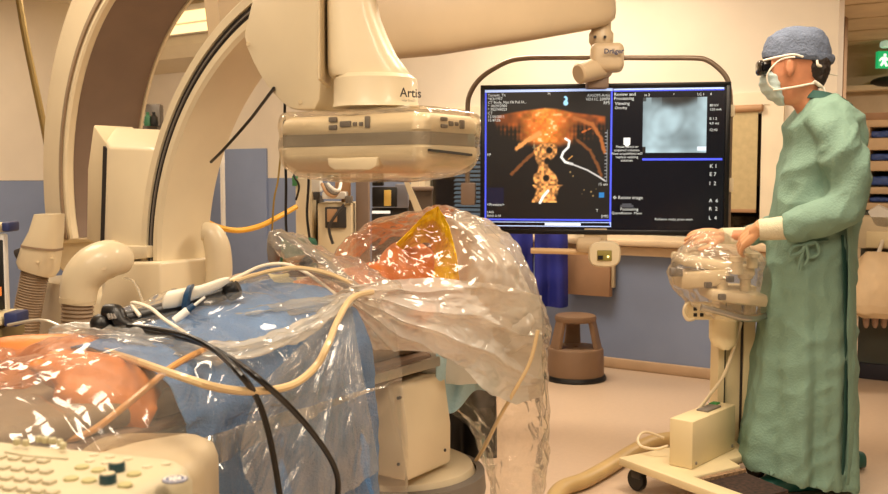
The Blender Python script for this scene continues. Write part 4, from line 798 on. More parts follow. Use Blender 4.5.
def bunch(pts, r, label, seed):
    P = []; pts = [V(p) for p in pts]; k = 14; seg = len(pts)-1
    for i in range(seg*k+1):
        t = i/k; a = min(int(t), seg-1); f = t-a; q0, q1, q2, q3 = pts[max(a-1, 0)], pts[a], pts[a+1], pts[min(a+2, seg)]
        P.append(.5*((2*q1)+(q2-q0)*f+(2*q0-5*q1+4*q2-q3)*f*f+(3*q1-q0-3*q2+q3)*f**3))
    rr = []
    for i, p in enumerate(P):
        d = (P[min(i+1, len(P)-1)]-P[max(i-1, 0)]).normalized(); w_ = r*(.6+.5*math.sin(math.pi*i/(len(P)-1))+.3*nz(p, 6, seed)); n_ = d.cross(UP).normalized(); u_ = n_.cross(d); ring = []
        for j in range(36):
            a = 2*math.pi*j/36; m_ = 1+.3*math.sin(a*5+i*.12+seed)+.18*math.sin(a*9-i*.2); ring.append(p+n_*math.cos(a)*w_*m_+u_*math.sin(a)*w_*.55*m_)
        rr.append(ring)
    tag(MB().loft(rr).build('plastic_roll', roll, ang=180, post=lambda p, n: p+n*.02*crumple(p, 16, seed)), label, 'plastic sheet', 'rolls of bunched plastic on the drapes')
bunch([PX(52, 332, 2.4), PX(90, 330, 2.38), PX(130, 338, 2.32), PX(175, 347, 2.25), PX(225, 352, 2.2), PX(275, 340, 2.28), PX(315, 322, 2.4), PX(348, 300, 2.58)], .034, 'long twisted roll of milky plastic running from the legs to the gathered point', 3)
bunch([PX(205, 318, 2.44), PX(240, 318, 2.44), PX(280, 310, 2.5), PX(318, 304, 2.56), PX(350, 298, 2.6)], .03, 'short roll of milky plastic lying along the upper blue drape', 8)
swagm = plastic('milky_swag_film', .75, tint=(.98, .94, .86), rough=.16, bscale=9, an=(1, 1, .4))
def swag(u, v):
    px = 330+212*u; top = float(np.interp(u, [0, .1, .25, .5, .8, 1], [296, 286, 280, 278, 284, 296])); bot = float(np.interp(u, [0, .1, .22, .5, .62, .75, .88, 1], [318, 338, 350, 352, 366, 392, 405, 398]))
    py = top+(bot-top)*v; d_ = 2.64+.34*u+.22*u*u-.10*math.sin(v*2.4)*math.sin(u*3.1)
    ang_ = math.atan2(py-290, px-335+1e-3); a_ = ang_*16+1.2*nz(V((px*.02, py*.02, 1)), 1); rid = (1-abs(math.sin(a_)))**2
    p = PX(px, py, d_); return p-FH*(.03*rid+.045*crumple(V((px*.006, py*.011, 5)), 5, 4))
tag(MB().grid(swag, 180, 90).build('plastic_swag', swagm, ang=180), 'milky plastic swag draped along the table edge below the orange field', 'plastic sheet')
lb = M('pale_blue_drape', (176, 210, 222), .8, bump=.3, bscale=60)
def lbd(u, v):
    px = 436+70*u; py = 352+(58-40*u*u)*v+6*math.sin(u*9); return PX(px, py, 2.98+.2*u)-FH*.02*math.sin(u*14+v*3)
tag(MB().grid(lbd, 40, 24).build('hanging_drape', lb, solid=.004), 'pale blue drape corner hanging beside the X-ray tube', 'drape')
bag('plastic_bag_cover', film2, [(203, 428, 438, 3.15, .02), (207, 412, 456, 3.15, .07), (213, 394, 468, 3.15, .13), (224, 370, 486, 3.17, .19), (240, 348, 506, 3.2, .25), (258, 332, 524, 3.2, .28), (280, 322, 539, 3.22, .3), (305, 316, 547, 3.22, .3), (330, 322, 550, 3.22, .28), (350, 345, 551, 3.24, .25), (368, 392, 552, 3.26, .2), (390, 442, 552, 3.28, .16), (420, 466, 551, 3.28, .13), (460, 482, 549, 3.28, .12), (505, 492, 545, 3.28, .11)], 200, 220, .045, 6, 11, 'big clear plastic cover domed over the orange field and hanging to the floor', e=2.0)
# yellow foil flap
def foil(u, v):
    P0 = [(396, 244), (410, 230), (426, 213), (438, 206), (449, 226), (456, 252), (460, 286)]; P1 = [(404, 250), (414, 246), (424, 242), (430, 243), (434, 254), (434, 268), (430, 287)]
    t = u*6; i = min(int(t), 5); f_ = t-i; a = [P0[i][k]*(1-f_)+P0[i+1][k]*f_ for k in (0, 1)]; c_ = [P1[i][k]*(1-f_)+P1[i+1][k]*f_ for k in (0, 1)]
    px, py = a[0]*(1-v)+c_[0]*v, a[1]*(1-v)+c_[1]*v; p = PX(px, py, 2.93+.10*v+.05*math.sin(u*3)); return p+FH*.05*crumple(p, 18, 4)
tag(MB().grid(foil, 60, 20).build('foil_drape', yelfoil, solid=.002), 'crumpled yellow foil drape framing the orange operating field', 'foil')
# plastic over the ring: crumpled sleeve on a probe, with rods inside
wi = thing('wrapped_instrument', PX(300, 255, 2.85), 'silver instrument wrapped in a clear crumpled sleeve beside the blue drape', 'instrument')
p0, p1 = PX(276, 238, 2.92), PX(392, 304, 2.72)
axv = (p1-p0).normalized(); sv = axv.cross(UP).normalized(); uv = sv.cross(axv)
rr = [ering(p0.lerp(p1, t), sv*r_, uv*r_*.8, 64, 2) for t, r_ in zip(np.linspace(-.06, 1, 60), np.interp(np.linspace(0, 1, 60), [0, .04, .12, .3, .6, 1], [.005, .035, .05, .055, .065, .075]))]
MB().loft(rr, cap=False).build('plastic_sleeve', plastic('silver_sleeve_film', .22, rough=.1, bscale=18, bstr=.9, an=(1, 1, 1)), wi, ang=180, post=lambda p, n: p+n*.032*crumple(p, 22, 2))
MB().tube([PX(284, 262, 2.9), PX(310, 258, 2.88), PX(334, 268, 2.84)], .010).build('handle_rod', M('brass_rod', (150, 116, 70), .35, metal=.5), wi)
MB().tube([PX(280, 232, 2.93), PX(320, 258, 2.85), PX(360, 290, 2.78)], .012).build('inner_shaft', steel, wi)
MB().tube([PX(300, 270, 2.84), PX(330, 276, 2.82), PX(352, 290, 2.8)], .012).build('dark_shaft', dgrey, wi)
MB().cyl(PX(302, 266, 2.82), PX(310, 258, 2.82), .014, bev=.002).build('clamp_screw', dgrey, wi)
MB().loft([ering(PX(274, y_, 2.93), RT*w_, FH*w_, 20) for y_, w_ in [(232, .012), (238, .02), (250, .022), (260, .018), (264, .01)]]).build('probe_tip', greyp, wi)
gpd = thing('green_pad', PX(297, 252, 3.3), 'dark green cushion pad behind the wrapped instrument', 'pad')
MB().fbox(PX(299, 254, 3.3), RT*.12, FH*.1, UP*.11, bev=.02, seg=3).build('pad_body', M('dark_green_fabric', (22, 84, 58), .8), gpd); MB().fbox(PX(299, 270, 3.3), RT*.1, FH*.08, UP*.04).build('pad_base', dgrey, gpd)
tp_ = M('cream_tape', (232, 214, 168), .7)
tag(MB().grid(lambda u, v: PX(268+20*u+14*v+1.5*math.sin(v*20)*(u > .5), 272+17*v+2*math.sin(u*3), 2.74)-FH*.02, 8, 14).build('tape_strip', tp_, solid=.003), 'torn cream tape strip stuck on the blue drape', 'tape')
# lead skirt hanging from the table behind the tube
sk = lambda u, v: PX(430+66*u, 372+86*v, 3.42+.02*math.sin(u*16)*v)
tag(MB().grid(sk, 30, 12).build('lead_skirt', M('black_lead_vinyl', (14, 13, 16), .5), solid=.01), 'black lead skirt hanging under the table beside the tube', 'lead skirt')
# ------------------------------------------------ instruments and cables lying on the drapes
DI = 2.46
bi = thing('imaging_wand', PX(165, 308, DI), 'black bar-shaped wand with knobbed ends lying on the blue drape', 'instrument')
blk = M('black_grip_plastic', (20, 18, 18), .38)
MB().tube([PX(98, 326, DI-.06), PX(120, 321, DI-.05), PX(160, 312, DI-.02), PX(200, 301, DI+.03), PX(226, 292, DI+.06)], [.016, .022, .022, .022, .02], n=16).build('shaft', blk, bi)
MB().ell(PX(101, 324, DI-.08), (.028, .026, .026)).build('end_knob', blk, bi); MB().cyl(PX(226, 293, DI+.05), PX(239, 287, DI+.05), .027, .024, n=22, bev=.006).build('end_cap', blk, bi)
MB().tube([PX(106, 312, DI-.07), PX(116, 313, DI-.08), PX(122, 322, DI-.09), PX(137, 330, DI-.09)], [.02, .022, .018, .014], n=14).build('strain_relief', blk, bi)
for k in range(3): MB().tube([PX(108+3*k, 314, DI-.1), PX(110+3*k, 319, DI-.105)], .004).build('grip_ridge', greyp, bi)
pb = thing('ultrasound_probe', PX(195, 294, DI-.05), 'white ultrasound probe with blue clip lying across the black wand', 'probe')
MB().loft([ering(PX(x_, y_, DI-.06+.0012*(x_-165)), UP*h_+RT*h_*.25, FH*w_, 26, 2.8) for x_, y_, h_, w_ in [(164, 300, .012, .012), (166, 300, .022, .02), (178, 298, .024, .022), (186, 296, .022, .02), (198, 292, .017, .016), (212, 287, .016, .015), (222, 283, .014, .013), (229, 280, .008, .008)]]).build('probe_body', M('probe_white', (234, 224, 206), .4), pb, ang=60)
MB().loft([ering(PX(x_, y_, DI-.05), UP*h_+RT*h_*.25, FH*.026, 22, 3) for x_, y_, h_ in [(185.5, 297, .024), (186, 297, .03), (190, 296, .03), (190.5, 296, .024)]]).build('blue_clip', M('dark_blue_clip', (24, 62, 96), .4), pb)
sy = thing('syringe', PX(192, 308, DI-.1), 'small white syringe with blue hub lying under the probe', 'syringe')
a_, c_ = PX(174, 321, DI-.12), PX(205, 297, DI-.1); MB().cyl(a_, a_.lerp(c_, .45), .010, n=16, bev=.002).build('barrel', white, sy); MB().cyl(a_.lerp(c_, .45), a_.lerp(c_, .66), .008, n=14).build('hub', MATS['dark_blue_clip'], sy); MB().cyl(a_.lerp(c_, .66), c_, .004, .003, n=10).build('needle_cap', white, sy)
XD = .545
def onface(x, y, o_=0): return PP(x, y, 0, XD+o_)
bc = M('black_cable', (15, 13, 13), .35)
tag(MB().tube([PX(128, 326, DI-.12), PX(160, 330, DI-.2), PX(190, 337, DI-.3), PX(216, 351, 2.08), onface(238, 372), onface(256, 396), onface(268, 430), onface(276, 470), onface(282, 510)], .0068).build('black_cable', bc), 'black cable running from the wand over the drape, inner of the two', 'cable', 'black cables')
tag(MB().tube([PX(132, 329, DI-.13), PX(165, 335, DI-.22), PX(200, 343, DI-.32), PX(228, 357, 2.08), onface(255, 376), onface(285, 402), onface(312, 432), onface(331, 460), onface(338, 482), onface(336, 510)], .0068).build('black_cable', bc), 'black cable running from the wand over the drape, sweeping outward in a wide arc', 'cable', 'black cables')
tb = M('beige_tubing', (214, 186, 140), .3, coat=.3); wt = M('white_tubing', (240, 228, 206), .35)
def tubeobj(pts, r, mat, label, name='tubing'): tag(MB().tube(pts, r).build(name, mat), label, 'tube')
tubeobj([PX(40, 338, 2.4), PX(85, 346, 2.3), PX(125, 357, 2.15), onface(185, 378, -.03), onface(225, 389), onface(262, 391), onface(294, 384), onface(316, 366), onface(328, 344), PX(338, 320, 2.33), PX(352, 298, 2.5), PX(372, 292, 2.65)], .0085, tb, 'thick beige tube looping across the blue drape')
tubeobj([PX(140, 316, DI-.08), PX(132, 303, DI-.06), PX(150, 308, DI-.1), PX(165, 320, DI-.14), PX(190, 336, DI-.18)], .005, wt, 'thin white tube curling over the black wand')
tubeobj([PX(219, 286, DI), PX(240, 276, 2.6), PX(262, 266, 2.7), PX(285, 264, 2.74), PX(305, 272, 2.74), PX(322, 284, 2.74), PX(340, 298, 2.72)], .0052, wt, 'white tube arching from the probe to the wrapped instrument')
tubeobj([PX(232, 282, 2.5), PX(252, 276, 2.62), PX(275, 270, 2.68), PX(300, 268, 2.7), PX(330, 274, 2.72), PX(352, 284, 2.72)], .0065, tb, 'beige tube running beside the white tube to the wrapped instrument')
tubeobj([PX(175, 330, DI-.12), PX(215, 331, DI-.12), PX(255, 325, 2.42), PX(290, 314, 2.52), PX(318, 305, 2.6)], .006, M('grey_brown_tubing', (128, 104, 86), .4), 'grey brown tube lying along the upper blue drape')
tubeobj([PX(60, 442, 1.95), PX(90, 432, 1.95), PX(120, 410, 1.97), PX(150, 385, 2.02), PX(172, 367, 2.06), PX(195, 354, 2.14), PX(215, 346, 2.24)], .0075, M('amber_tubing', (204, 150, 90), .3, coat=.3), 'amber clear tube lying over the orange legs')
tubeobj([PX(8, 325, 2.5), PX(40, 320, 2.45), PX(62, 327, 2.4), PX(85, 338, 2.35)], .004, M('clear_tubing', (190, 180, 160), .2, coat=.5), 'thin clear tube trailing from the cart shelf')
tubeobj([PX(124, 278, 3.3), PX(134, 282, 3.0), PX(142, 300, 2.7), PX(143, 312, 2.5), PX(136, 330, 2.38)], .004, MATS['clear_tubing'], 'thin clear tube hanging from the scanner housing')
tubeobj([PX(538, 330, 3.05), PX(530, 362, 3.05), PX(515, 390, 3.05), PX(498, 420, 3.1), PX(485, 446, 3.15), PX(470, 470, 3.2)], .0065, tb, 'beige tube hanging inside the big plastic cover')
# plastic on detector and on the trolley head
def dcov(p, n): return p+n*(.003+.011*crumple(p, 15, 6)+.003*nz(p, 5))
dc = MB(); dc.loft([drect(z, i, 14) for z, i in [(zb-.055, .16), (zb-.052, .1), (zb-.04, .05), (zb-.015, .0), (zb+.03, -.008), (1.34, -.008), (1.37, -.008), (1.4, -.008), (1.43, -.008), (zt, -.006), (zt+.012, .01), (zt+.018, .05), (zt+.02, .1), (zt+.022, .15)]], cap=False)
tag(dc.build('detector_cover', film3, sub=2, ang=180, post=dcov), 'crumpled clear plastic cover stretched over the square detector', 'plastic cover')
rb_ = bag('trolley_head_cover', film, [(229, 704, 716, 3.9, .02), (236, 690, 735, 3.92, .08), (246, 678, 755, 3.92, .13), (258, 668, 764, 3.92, .16), (272, 664, 768, 3.92, .17), (288, 670, 769, 3.92, .16), (300, 680, 768, 3.92, .14), (310, 690, 764, 3.92, .12), (317, 705, 758, 3.92, .08)], 80, 120, .045, 7, 21, 'clear plastic bag tied over the trolley control head', 'plastic bag')
# ================================================================== ultrasound console in the foreground
ZC = .92
cz = lambda x, y, o_=0: PP(x, y, 2, ZC+o_)
co = thing('ultrasound_console', V((cz(60, 470).x, cz(60, 470).y, 0)), 'cream ultrasound console panel with keys and dark knobs in front', 'console')
conm = M('console_cream', (182, 170, 140), .5, var=.02)
bl, br = cz(-160, 421), cz(196, 457); e_x = (br-bl).normalized(); e_y = UP.cross(e_x)
cen = br-e_x*.33-e_y*.28
def crect(ins, z, n=8):
    hx, hy, r = .33-ins+.012, .28-ins, .04; out = []
    for cx, cy, a0 in ((hx-r, -hy+r, -90), (hx-r, hy-r, 0), (-hx+r, hy-r, 90), (-hx+r, -hy+r, 180)):
        for k in range(n+1): a = math.radians(a0+90*k/n); out.append(cen+e_x*(cx+r*math.cos(a))+e_y*(cy+r*math.sin(a))+UP*(z-cen.z))
    return out
MB().loft([crect(i, z) for i, z in [(.03, .80), (.01, .81), (.0, .83), (.0, .895), (.004, .908), (.012, .917), (.022, ZC)]]).build('panel_housing', conm, co, ang=50)
MB().loft([ering(V((cen.x, cen.y, z))-e_y*.05, e_x*.1, e_y*.09, 28, 4) for z in (.08, .8)]).build('console_column', conm, co); MB().loft([ering(V((cen.x, cen.y, z))-e_y*.05, e_x*.22, e_y*.2, 28, 4) for z in (.0, .07, .085)]).build('console_base', greyp, co)
keym = M('console_key', (172, 160, 130), .5, var=.02)
for r_ in range(4):
    for c_ in range(8):
        p = cz(-56+14.2*c_+3*r_, 452.5+1.4*c_+10.5*r_); MB().fbox(p+UP*.001, e_x*.0135, e_y*.013, UP*.006, bev=.0025).build('key', keym, co)
ol = M('olive_key', (164, 154, 104), .5)
for x, y in [(82, 468), (98.6, 471), (71, 479.5), (89, 481.5), (134, 475), (125, 486)]: MB().lathe([(0, 0), (.0085, 0), (.0085, .002), (.0075, .003), (0, .003)], cz(x, y), 22).build('round_key', ol, co)
fk = M('faint_key', (190, 178, 150), .5)
for x, y in [(94, 455), (110, 457), (128, 459), (90, 461), (106, 463), (147, 467), (166, 464), (120, 462)]: MB().lathe([(0, 0), (.006, 0), (.006, .0015), (0, .002)], cz(x, y), 16).build('soft_key', fk, co)
kb = M('dark_teal_knob', (38, 66, 72), .4)
for x, y in [(117, 471), (108, 483)]:
    k = MB().lathe([(0, 0), (.0098, 0), (.0098, .008), (.009, .0105), (0, .0105)], cz(x, y), 28).build('knob', kb, co); MB().lathe([(0, .0103), (.0078, .0103), (.0078, .012), (0, .013)], cz(x, y), 24).build('knob_top', conm, k)
for x, y in [(17, 448), (26, 449), (39, 445), (46, 446), (53, 447), (60, 448.5), (63, 452)]: MB().fbox(cz(x, y)+UP*.008, e_x*.0078, e_y*.008, UP*.009, bev=.002).build('slider_key', M('slider_key_olive', (186, 176, 140), .5), co)
lg = MB().lathe([(0, 0), (.0145, 0), (.0145, .0012), (0, .0012)], cz(175, 480), 32).build('logo_disc', M('logo_blue', (70, 78, 120), .5), co)
MB().lathe([(.0115, .0013), (.0128, .0013), (.0128, .002), (.0115, .002)], cz(175, 480), 32).build('logo_ring', white, lg)
for a in (0, 60, 120): dv = e_x*math.cos(math.radians(a))+e_y*math.sin(math.radians(a)); MB().fbox(cz(175, 480)+UP*.0018, dv*.015, dv.cross(UP)*.0032, UP*.001).build('logo_star', white, lg)
MB().tube([cz(5, 452, .001), cz(30, 456, .001), cz(68, 459, .001)], .0012).build('panel_seam', keym, co)
# ================================================================== equipment cart at the left edge
ct_ = thing('equipment_cart', V((PX(-40, 330, 2.7).x, PX(-40, 330, 2.7).y, 0)), 'beige equipment cart with blue corner bumpers and small dark monitor', 'cart')
bump_ = M('dark_blue_bumper', (40, 50, 96), .5)
MB().pbox(-120, 224, -2, 233, 2.7, .12, bev=.006).build('upper_shelf', beige, ct_); MB().pbox(1, 222, 9, 232, 2.69, .07, bev=.006).build('corner_bumper', bump_, ct_)
MB().pbox(-120, 316, 2, 326, 2.62, .15, bev=.006).build('lower_shelf', beige, ct_); MB().pbox(3, 313, 17, 327, 2.61, .08, bev=.006).build('corner_bumper', bump_, ct_); MB().pbox(-120, 328, 2, 342, 2.64, .15, bev=.006).build('drawer', M('olive_drawer', (150, 132, 84), .5), ct_)
mo = MB().pbox(-80, 234, 5, 314, 2.72, .03, bev=.006).build('monitor_housing', white, ct_); MB().pbox(-78, 240, 2.5, 310, 2.712, .02, bev=.003).build('monitor_screen', black, mo); MB().pbox(-4, 287, 1, 296, 2.708, .01, bev=.001).build('screen_readout', M('amber_readout', (220, 120, 50), .5, emis=.6), mo)
for x in (-90, -30): q = PX(x, 330, 2.9); MB().cyl(V((q.x, q.y, .04)), V((q.x, q.y, PX(x, 226, 2.9).z)), .018).build('post', steel, ct_)
for x, d_ in ((-95, 2.72), (-15, 2.72), (-95, 2.95), (-15, 2.95)): q = PX(x, 330, d_); MB().cyl(V((q.x, q.y, .04))-RT*.015, V((q.x, q.y, .04))+RT*.015, .04, n=18).build('wheel', black, ct_)
MB().box(V((PX(-40, 330, 2.84).x, PX(-40, 330, 2.84).y, .1)), (.32, .4, .04), rz=YAW, bev=.006).build('cart_base', beige, ct_)
# ================================================================== anaesthesia equipment behind the table
an = thing('anaesthesia_machine', V((PX(330, 300, 5.3).x, PX(330, 300, 5.3).y, 0)), 'cream anaesthesia machine with gas columns behind the table', 'medical machine')
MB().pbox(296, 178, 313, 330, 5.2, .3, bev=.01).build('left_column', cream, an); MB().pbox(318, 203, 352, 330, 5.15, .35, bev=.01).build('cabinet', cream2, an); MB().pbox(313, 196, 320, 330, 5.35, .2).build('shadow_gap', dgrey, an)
MB().pbox(322, 192, 345, 199, 5.12, .2, bev=.006).build('work_shelf', white, an); MB().pbox(341, 164, 350, 205, 5.3, .05, bev=.004).build('gas_column', tan, an); MB().pbox(356, 160, 369, 330, 5.25, .09, bev=.01).build('pillar', taupe, an)
MB().pbox(311, 173, 320, 192, 5.2, .12, bev=.008).build('vaporiser', white, an); MB().pbox(297, 163, 306, 172, 5.22, .06, bev=.004).build('head_module', black, an); MB().pbox(327, 175, 338, 181, 5.12, .06, bev=.01).build('breathing_valve', dgrey, an)
MB().pbox(292, 176, 297, 186, 5.19, .05, bev=.003).build('green_label', M('green_label', (70, 140, 90), .5), an)
for k in range(3): MB().tube([PX(322+3*k, 184, 5.08), PX(327+3*k, 193-2*k, 5.02), PX(335+2*k, 196-3*k, 5.02), PX(341, 186-3*k, 5.1)], .009).build('breathing_hose', [tan, greyp, white][k], an)
MB().tube([PX(300, 168, 5.15), PX(294, 175, 5.1), PX(299, 186, 5.1), PX(296, 200, 5.12)], .006).build('module_cable', black, an)
MB().pbox(296, 300, 366, 330, 5.15, .4, bev=.01).build('machine_base', greyp, an)
q0 = PX(332, 335, 5.4); MB().box(V((q0.x, q0.y, .2)), (.42, .4, .3), rz=YAW, bev=.02).build('machine_plinth', cream2, an)
for sx in (-.17, .17):
    for sy_ in (-.15, .15): q = V((q0.x, q0.y, .04))+RT*sx+FH*sy_; MB().cyl(q-RT*.015, q+RT*.015, .04, n=18).build('wheel', black, an)
for k, (x0, y0, x1, y1, m_) in enumerate([(313, 192, 319, 200, dgrey), (345, 196, 352, 203, greyp), (327, 186, 333, 192, white), (335, 182, 340, 192, tan)]): MB().pbox(x0, y0, x1, y1, 5.1, .06, bev=.004).build('shelf_module', m_, an)
MB().tube([PX(309, 160, 5.1), PX(308.5, 185, 5.1), PX(307, 215, 5.1), PX(310, 240, 5.1)], .007).build('suction_line', black, an); MB().tube([PX(344, 205, 5.08), PX(336, 215, 5.05), PX(329, 228, 5.05), PX(333, 244, 5.05)], .008).build('sensor_line', dgrey, an)
MB().pbox(325, 207, 346, 228, 5.13, .03, bev=.004).build('vent_panel', dgrey, an); MB().pbox(327, 209, 337, 222, 5.12, .02, bev=.003).build('vent_cover', tan, an)
mr = thing('monitor_rack', V((PX(388, 300, 5.8).x, PX(388, 300, 5.8).y, 0)), 'dark patient monitor rack beside the anaesthesia machine', 'monitor rack')
MB().pbox(372, 164, 383, 186, 5.5, .1, bev=.006).build('upper_monitor', black, mr); MB().pbox(372, 187, 397, 207, 5.5, .16, bev=.006).build('black_module', black, mr); MB().pbox(384, 190, 391, 206, 5.49, .03, bev=.002).build('yellow_label', M('pale_yellow_label', (226, 190, 96), .5), mr); MB().pbox(372, 211, 390, 213.5, 5.48, .03, bev=0).build('lit_strip', M('lit_strip_glow', (236, 232, 220), .5, emis=.9), mr)
MB().pbox(395, 184, 408, 208, 5.52, .16, bev=.006).build('grey_module', M('grey_blue_module', (136, 138, 152), .5), mr); MB().pbox(372, 208, 408, 330, 5.6, .16, bev=.006).build('rack_frame', dgrey, mr)
MB().prism([PX(x, y, 5.45) for x, y in [(404, 182), (409, 182), (424, 215), (417, 218)]], FH*.04).build('arm_plate', cream, mr)
q0 = PX(388, 335, 5.65); MB().box(V((q0.x, q0.y, .15)), (.3, .3, .3), rz=YAW, bev=.01).build('rack_base', dgrey, mr)
ct2 = thing('supply_trolley', V((PX(425, 300, 6.0).x, PX(425, 300, 6.0).y, 0)), 'dark taupe supply cabinet in front of the observation window', 'cabinet')
MB().pbox(395, 190, 432, 330, 6.0, .3, bev=.008).build('cabinet_body', M('dark_taupe_laminate', (92, 76, 62), .5), ct2); MB().pbox(393, 187, 433, 191, 5.98, .34, bev=.006).build('cabinet_top', taupe, ct2); MB().pbox(408, 196, 416, 200, 5.96, .03, bev=.003).build('handle', cream2, ct2)
q0 = PX(414, 335, 6.15); MB().box(V((q0.x, q0.y, .12)), (.24, .26, .24), rz=YAW, bev=.01).build('plinth', dgrey, ct2)
# infusion pole, cables in the air, wall fittings
ip = thing('infusion_pole', V((PX(222, 300, 6.8).x, PX(222, 300, 6.8).y, 0)), 'white infusion pole standing behind the scanner arc', 'pole')
qq = PX(222, 142, 6.8); MB().cyl(V((qq.x, qq.y, 0.04)), V((qq.x, qq.y, .9)), .012).build('lower_pole', steel, ip); MB().cyl(V((qq.x, qq.y, .85)), qq, .017).build('upper_pole', white, ip)
for k in range(5): a = math.radians(72*k); dv = V((math.cos(a), math.sin(a), 0)); MB().tube([V((qq.x, qq.y, .07)), V((qq.x, qq.y, .06))+dv*.15, V((qq.x, qq.y, .03))+dv*.28], .012).build('foot', greyp, ip)
tag(MB().tube([PX(204, 220, 4.6), PX(218, 227, 4.7), PX(238, 230.5, 4.8), PX(260, 226, 4.9), PX(280, 216, 5.0), PX(296, 207, 5.12)], .014).build('yellow_hose', M('yellow_hose', (240, 178, 54), .4)), 'yellow gas hose sagging between the scanner arc and the machine', 'hose')
tag(MB().tube([PX(211, 162, 3.6), PX(225, 148, 3.5), PX(248, 122, 3.4), PX(262, 104, 3.3), PX(274, 88, 3.2)], .0055).build('scanner_cable', bc), 'black cable rising behind the end plate of the scanner', 'cable')
tag(MB().tube([PX(285, 96, 3.35), PX(284.5, 140, 3.35), PX(286, 180, 3.35), PX(286, 225, 3.33), PX(290, 262, 3.3)], .0048).build('hanging_cable', bc), 'black cable hanging straight down beside the detector', 'cable')
tag(MB().tube([PX(281, 150, 4.9), PX(278, 180, 4.9), PX(274, 200, 4.9), PX(272, 232, 4.95)], .005).build('olive_cable', M('olive_cable', (150, 126, 60), .5)), 'thin olive cable hanging behind the black one', 'cable')
tag(MB().tube([PX(16, -20, 6.4), PX(24, 30, 6.4), PX(33, 75, 6.4), PX(42, 118, 6.4), PX(50, 160, 6.4)], .022).build('wall_hose', M('olive_hose', (152, 128, 74), .5)), 'olive hose hanging down in front of the left wall', 'hose')
dv_ = thing('wall_device', PX(152, 118, 7.8), 'small grey device with shiny bottles behind the scanner arcs', 'device')
MB().pbox(145, 104, 160, 126, 7.8, .1, bev=.008).build('device_body', greyp, dv_)
for x, y, m_ in [(143, 116, steel), (148, 120, M('green_bottle', (60, 110, 80), .3)), (154, 120, black)]: MB().lathe([(0, 0), (.03, 0), (.034, .03), (.03, .07), (.012, .09), (.012, .11), (0, .11)], PX(x, y+6, 7.7), 18).build('bottle', m_, dv_)
MB().tube([PX(146, 102, 7.75), PX(143, 95, 7.75), PX(144, 110, 7.72)], .012).build('spout', steel, dv_)
MB().box(V((PX(152, 118, 7.9).x, PX(152, 118, 7.9).y, PX(152, 126, 7.9).z/2)), (.12, .12, PX(152, 126, 7.9).z), rz=YAW).build('stand', greyp, dv_)
# side of the second scanner elbow seen to the right of the ring
MB().tube([PX(203, 232, 3.75), PX(211, 234, 3.75), PX(217, 246, 3.75), PX(219, 268, 3.75), PX(217, 300, 3.75)], [.035, .045, .05, .052, .05], n=20).build('rear_duct', cream, ca)
# ================================================================== supplies in the corridor, exit sign
YR = 3.92
def rx(px): return PP(px, 200, 1, YR).x
def rz_(px, py): return PP(px, py, 1, YR).z
rk = thing('bin_rack', (1.35, YR+.2, 0), 'cream open-front bin rack with blue packs in the doorway', 'rack')
xl, xr_ = rx(861), rx(861)+.95; shel = M('rack_cream', (214, 184, 146), .6)
MB().box(((xl+xr_)/2, YR+.38, (rz_(875, 205)+rz_(875, 124))/2), (xr_-xl, .02, abs(rz_(875, 124)-rz_(875, 205)))).build('back_panel', dgrey, rk)
for y0, y1 in [(120, 127), (138, 150), (161, 171), (187, 194), (203, 210)]:
    za, zb_ = rz_(875, y0), rz_(875, y1); MB().box(((xl+xr_)/2, YR+.19, (za+zb_)/2), (xr_-xl, .38, abs(za-zb_)), bev=.006).build('shelf', shel, rk)
zt_, zb2 = rz_(875, 120), rz_(875, 210)
for x_ in (xl+.02, xl+.5, xr_-.02): MB().box((x_, YR+.19, (zt_+zb2)/2), (.035, .375, zt_-zb2), bev=.004).build('upright', shel, rk)
MB().box(((xl+xr_)/2, YR+.2, zb2/2+.03), (xr_-xl, .34, zb2-.06), bev=.006).build('shaded_wall_base', M('shaded_wall_blue', (92, 96, 88), .7), rk); MB().box(((xl+xr_)/2, YR+.19, .05), (xr_-xl+.04, .38, .1), bev=.004).build('plinth', M('dark_plinth', (38, 36, 46), .6), rk)  # blue wall in shade: the shade is put into the box colour below the bins
packm = M('blue_pack_film', (66, 92, 160), .35, var=.25, scale=30, bump=.6, bscale=50)
names = ['topmost', 'second', 'third', 'lowest']
for i, (yt, yb_) in enumerate([(127, 138), (150, 161), (171, 187), (194, 203)]):
    for j in range(2):
        zc_ = rz_(875, yb_); h_ = (rz_(875, yt)-zc_)*.75; m_ = MB(); cx = xl+.13+.23*j
        m_.box((cx, YR+.2, zc_+h_/2), (.2, .3, h_), bev=h_*.4, seg=4); o_ = m_.build('blue_pack', packm, sub=1, post=lambda p, n: p+n*(.012*crumple(p, 14, i+j*3)-.004))
        tag(o_, 'crumpled blue pack on the %s shelf of the bin rack, %s' % (names[i], ['beside the cream upright', 'farther along the shelf'][j]), 'pack', 'blue packs in the bin rack')
bx_ = MB().box((xl+.12, YR+.15, rz_(875, 116)), (.26, .2, rz_(875, 112)-rz_(875, 119.8)), bev=.004); tag(bx_.build('cardboard_box', wood), 'flat tan cardboard box on top of the bin rack', 'box')
gb_ = thing('glove_box', PP(876, 245, 1, YR-.07), 'white torn paper box with pale packs standing before the rack', 'box')
c = PP(882, 232, 1, YR-.075); MB().box(c, (.24, .15, .2), bev=.006).build('carton', cream2, gb_); MB().prism([PP(x, y, 1, YR-.15) for x, y in [(868, 212), (878, 206), (896, 214), (896, 228), (876, 226)]], (0, .02, .01)).build('torn_flap', white, gb_); MB().box(PP(884, 240, 1, YR-.15), (.2, .03, .1), bev=.006).build('pack_stack', beige, gb_)
bg = rows([(252, 866, 892, 5.72, .04), (258, 860, 905, 5.72, .08), (272, 852, 925, 5.72, .11), (290, 847, 940, 5.72, .13), (304, 846, 945, 5.72, .13), (312, 850, 940, 5.72, .12), (318, 862, 930, 5.72, .09)], 40, 64, 2.4)
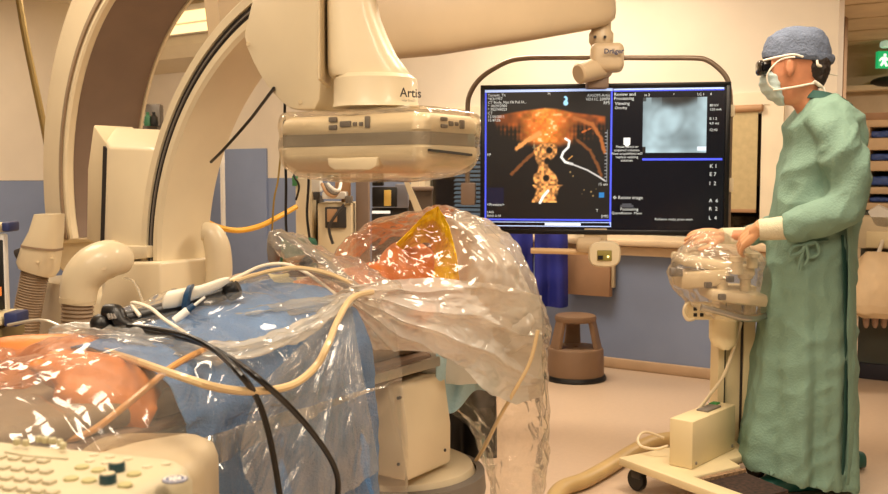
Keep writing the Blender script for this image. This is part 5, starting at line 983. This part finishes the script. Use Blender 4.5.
wbg = thing('hanging_bag', PX(880, 285, 5.72), 'large cream paper bag hanging in front of the bin rack', 'bag')
MB().loft(bg).build('bag_body', M('cream_paper_bag', (232, 206, 168), .7, bump=.2, bscale=14), wbg, ang=180, post=lambda p, n: p+n*.02*crumple(p, 6, 2)); MB().tube([PX(878, 254, 5.72), PX(881, 246, 5.76), PX(884, 236, 5.88)], .012).build('bag_tie', tie, wbg)
for k in range(4): MB().loft([ering(PX(866+9*k, y_, 5.76), RT*r_, FH*r_, 14) for y_, r_ in [(312, .018), (318, .02), (325, .017), (328, .008)]]).build('bag_weight', M('grey_pink_weight', (170, 140, 122), .6), wbg)
MB().tube([PX(884, 236, 5.9), PX(884, 234, 5.84), PX(884, 238, 5.82)], .008).build('wall_hook', steel, rk)
ex = thing('exit_sign', PX(884, 60, 8.3), 'green lit exit sign with white figure hanging from the corridor ceiling', 'sign')
MB().pbox(878, 51, 899, 68, 8.3, .05, bev=.004).build('sign_box', M('exit_green_glow', (20, 168, 96), .4, var=.01, emis=.9), ex)
wg = M('exit_white_glow', (240, 255, 244), .4, emis=1.0)
MB().pbox(884, 53.5, 887, 56.5, 8.29, .02, bev=.008).build('figure', wg, ex); MB().prism([PX(x, y, 8.29) for x, y in [(882, 57), (887, 57), (888.5, 60), (886, 61), (888, 66), (886, 66.5), (884.5, 62.5), (882, 66), (880.5, 65), (883, 61), (882.5, 59), (880, 61), (879.5, 60)]], FH*.02).build('figure', wg, ex); MB().pbox(891, 53.5, 897, 66.5, 8.29, .02, bev=0).build('door_symbol', wg, ex)
MB().cyl(PX(888.5, 51, 8.32), V((PX(888.5, 51, 8.32).x, PX(888.5, 51, 8.32).y, 2.45)), .01).build('hanger', greyp, ex); MB().pbox(884, 40, 893, 47, 8.25, .1, bev=.02).build('ceiling_lamp', M('pale_green_glow', (190, 224, 196), .4, emis=.5), ex)
bo = MB().ell(PP(884, 80, 1, 6.6)+V((.05, -.02, -.02)), (.16, .07, .05)); tag(bo.build('black_pouch', black), 'black rounded pouch lying on the corridor ledge', 'pouch')
for o in bpy.data.objects:
    if '_o' in o: del o['_o']
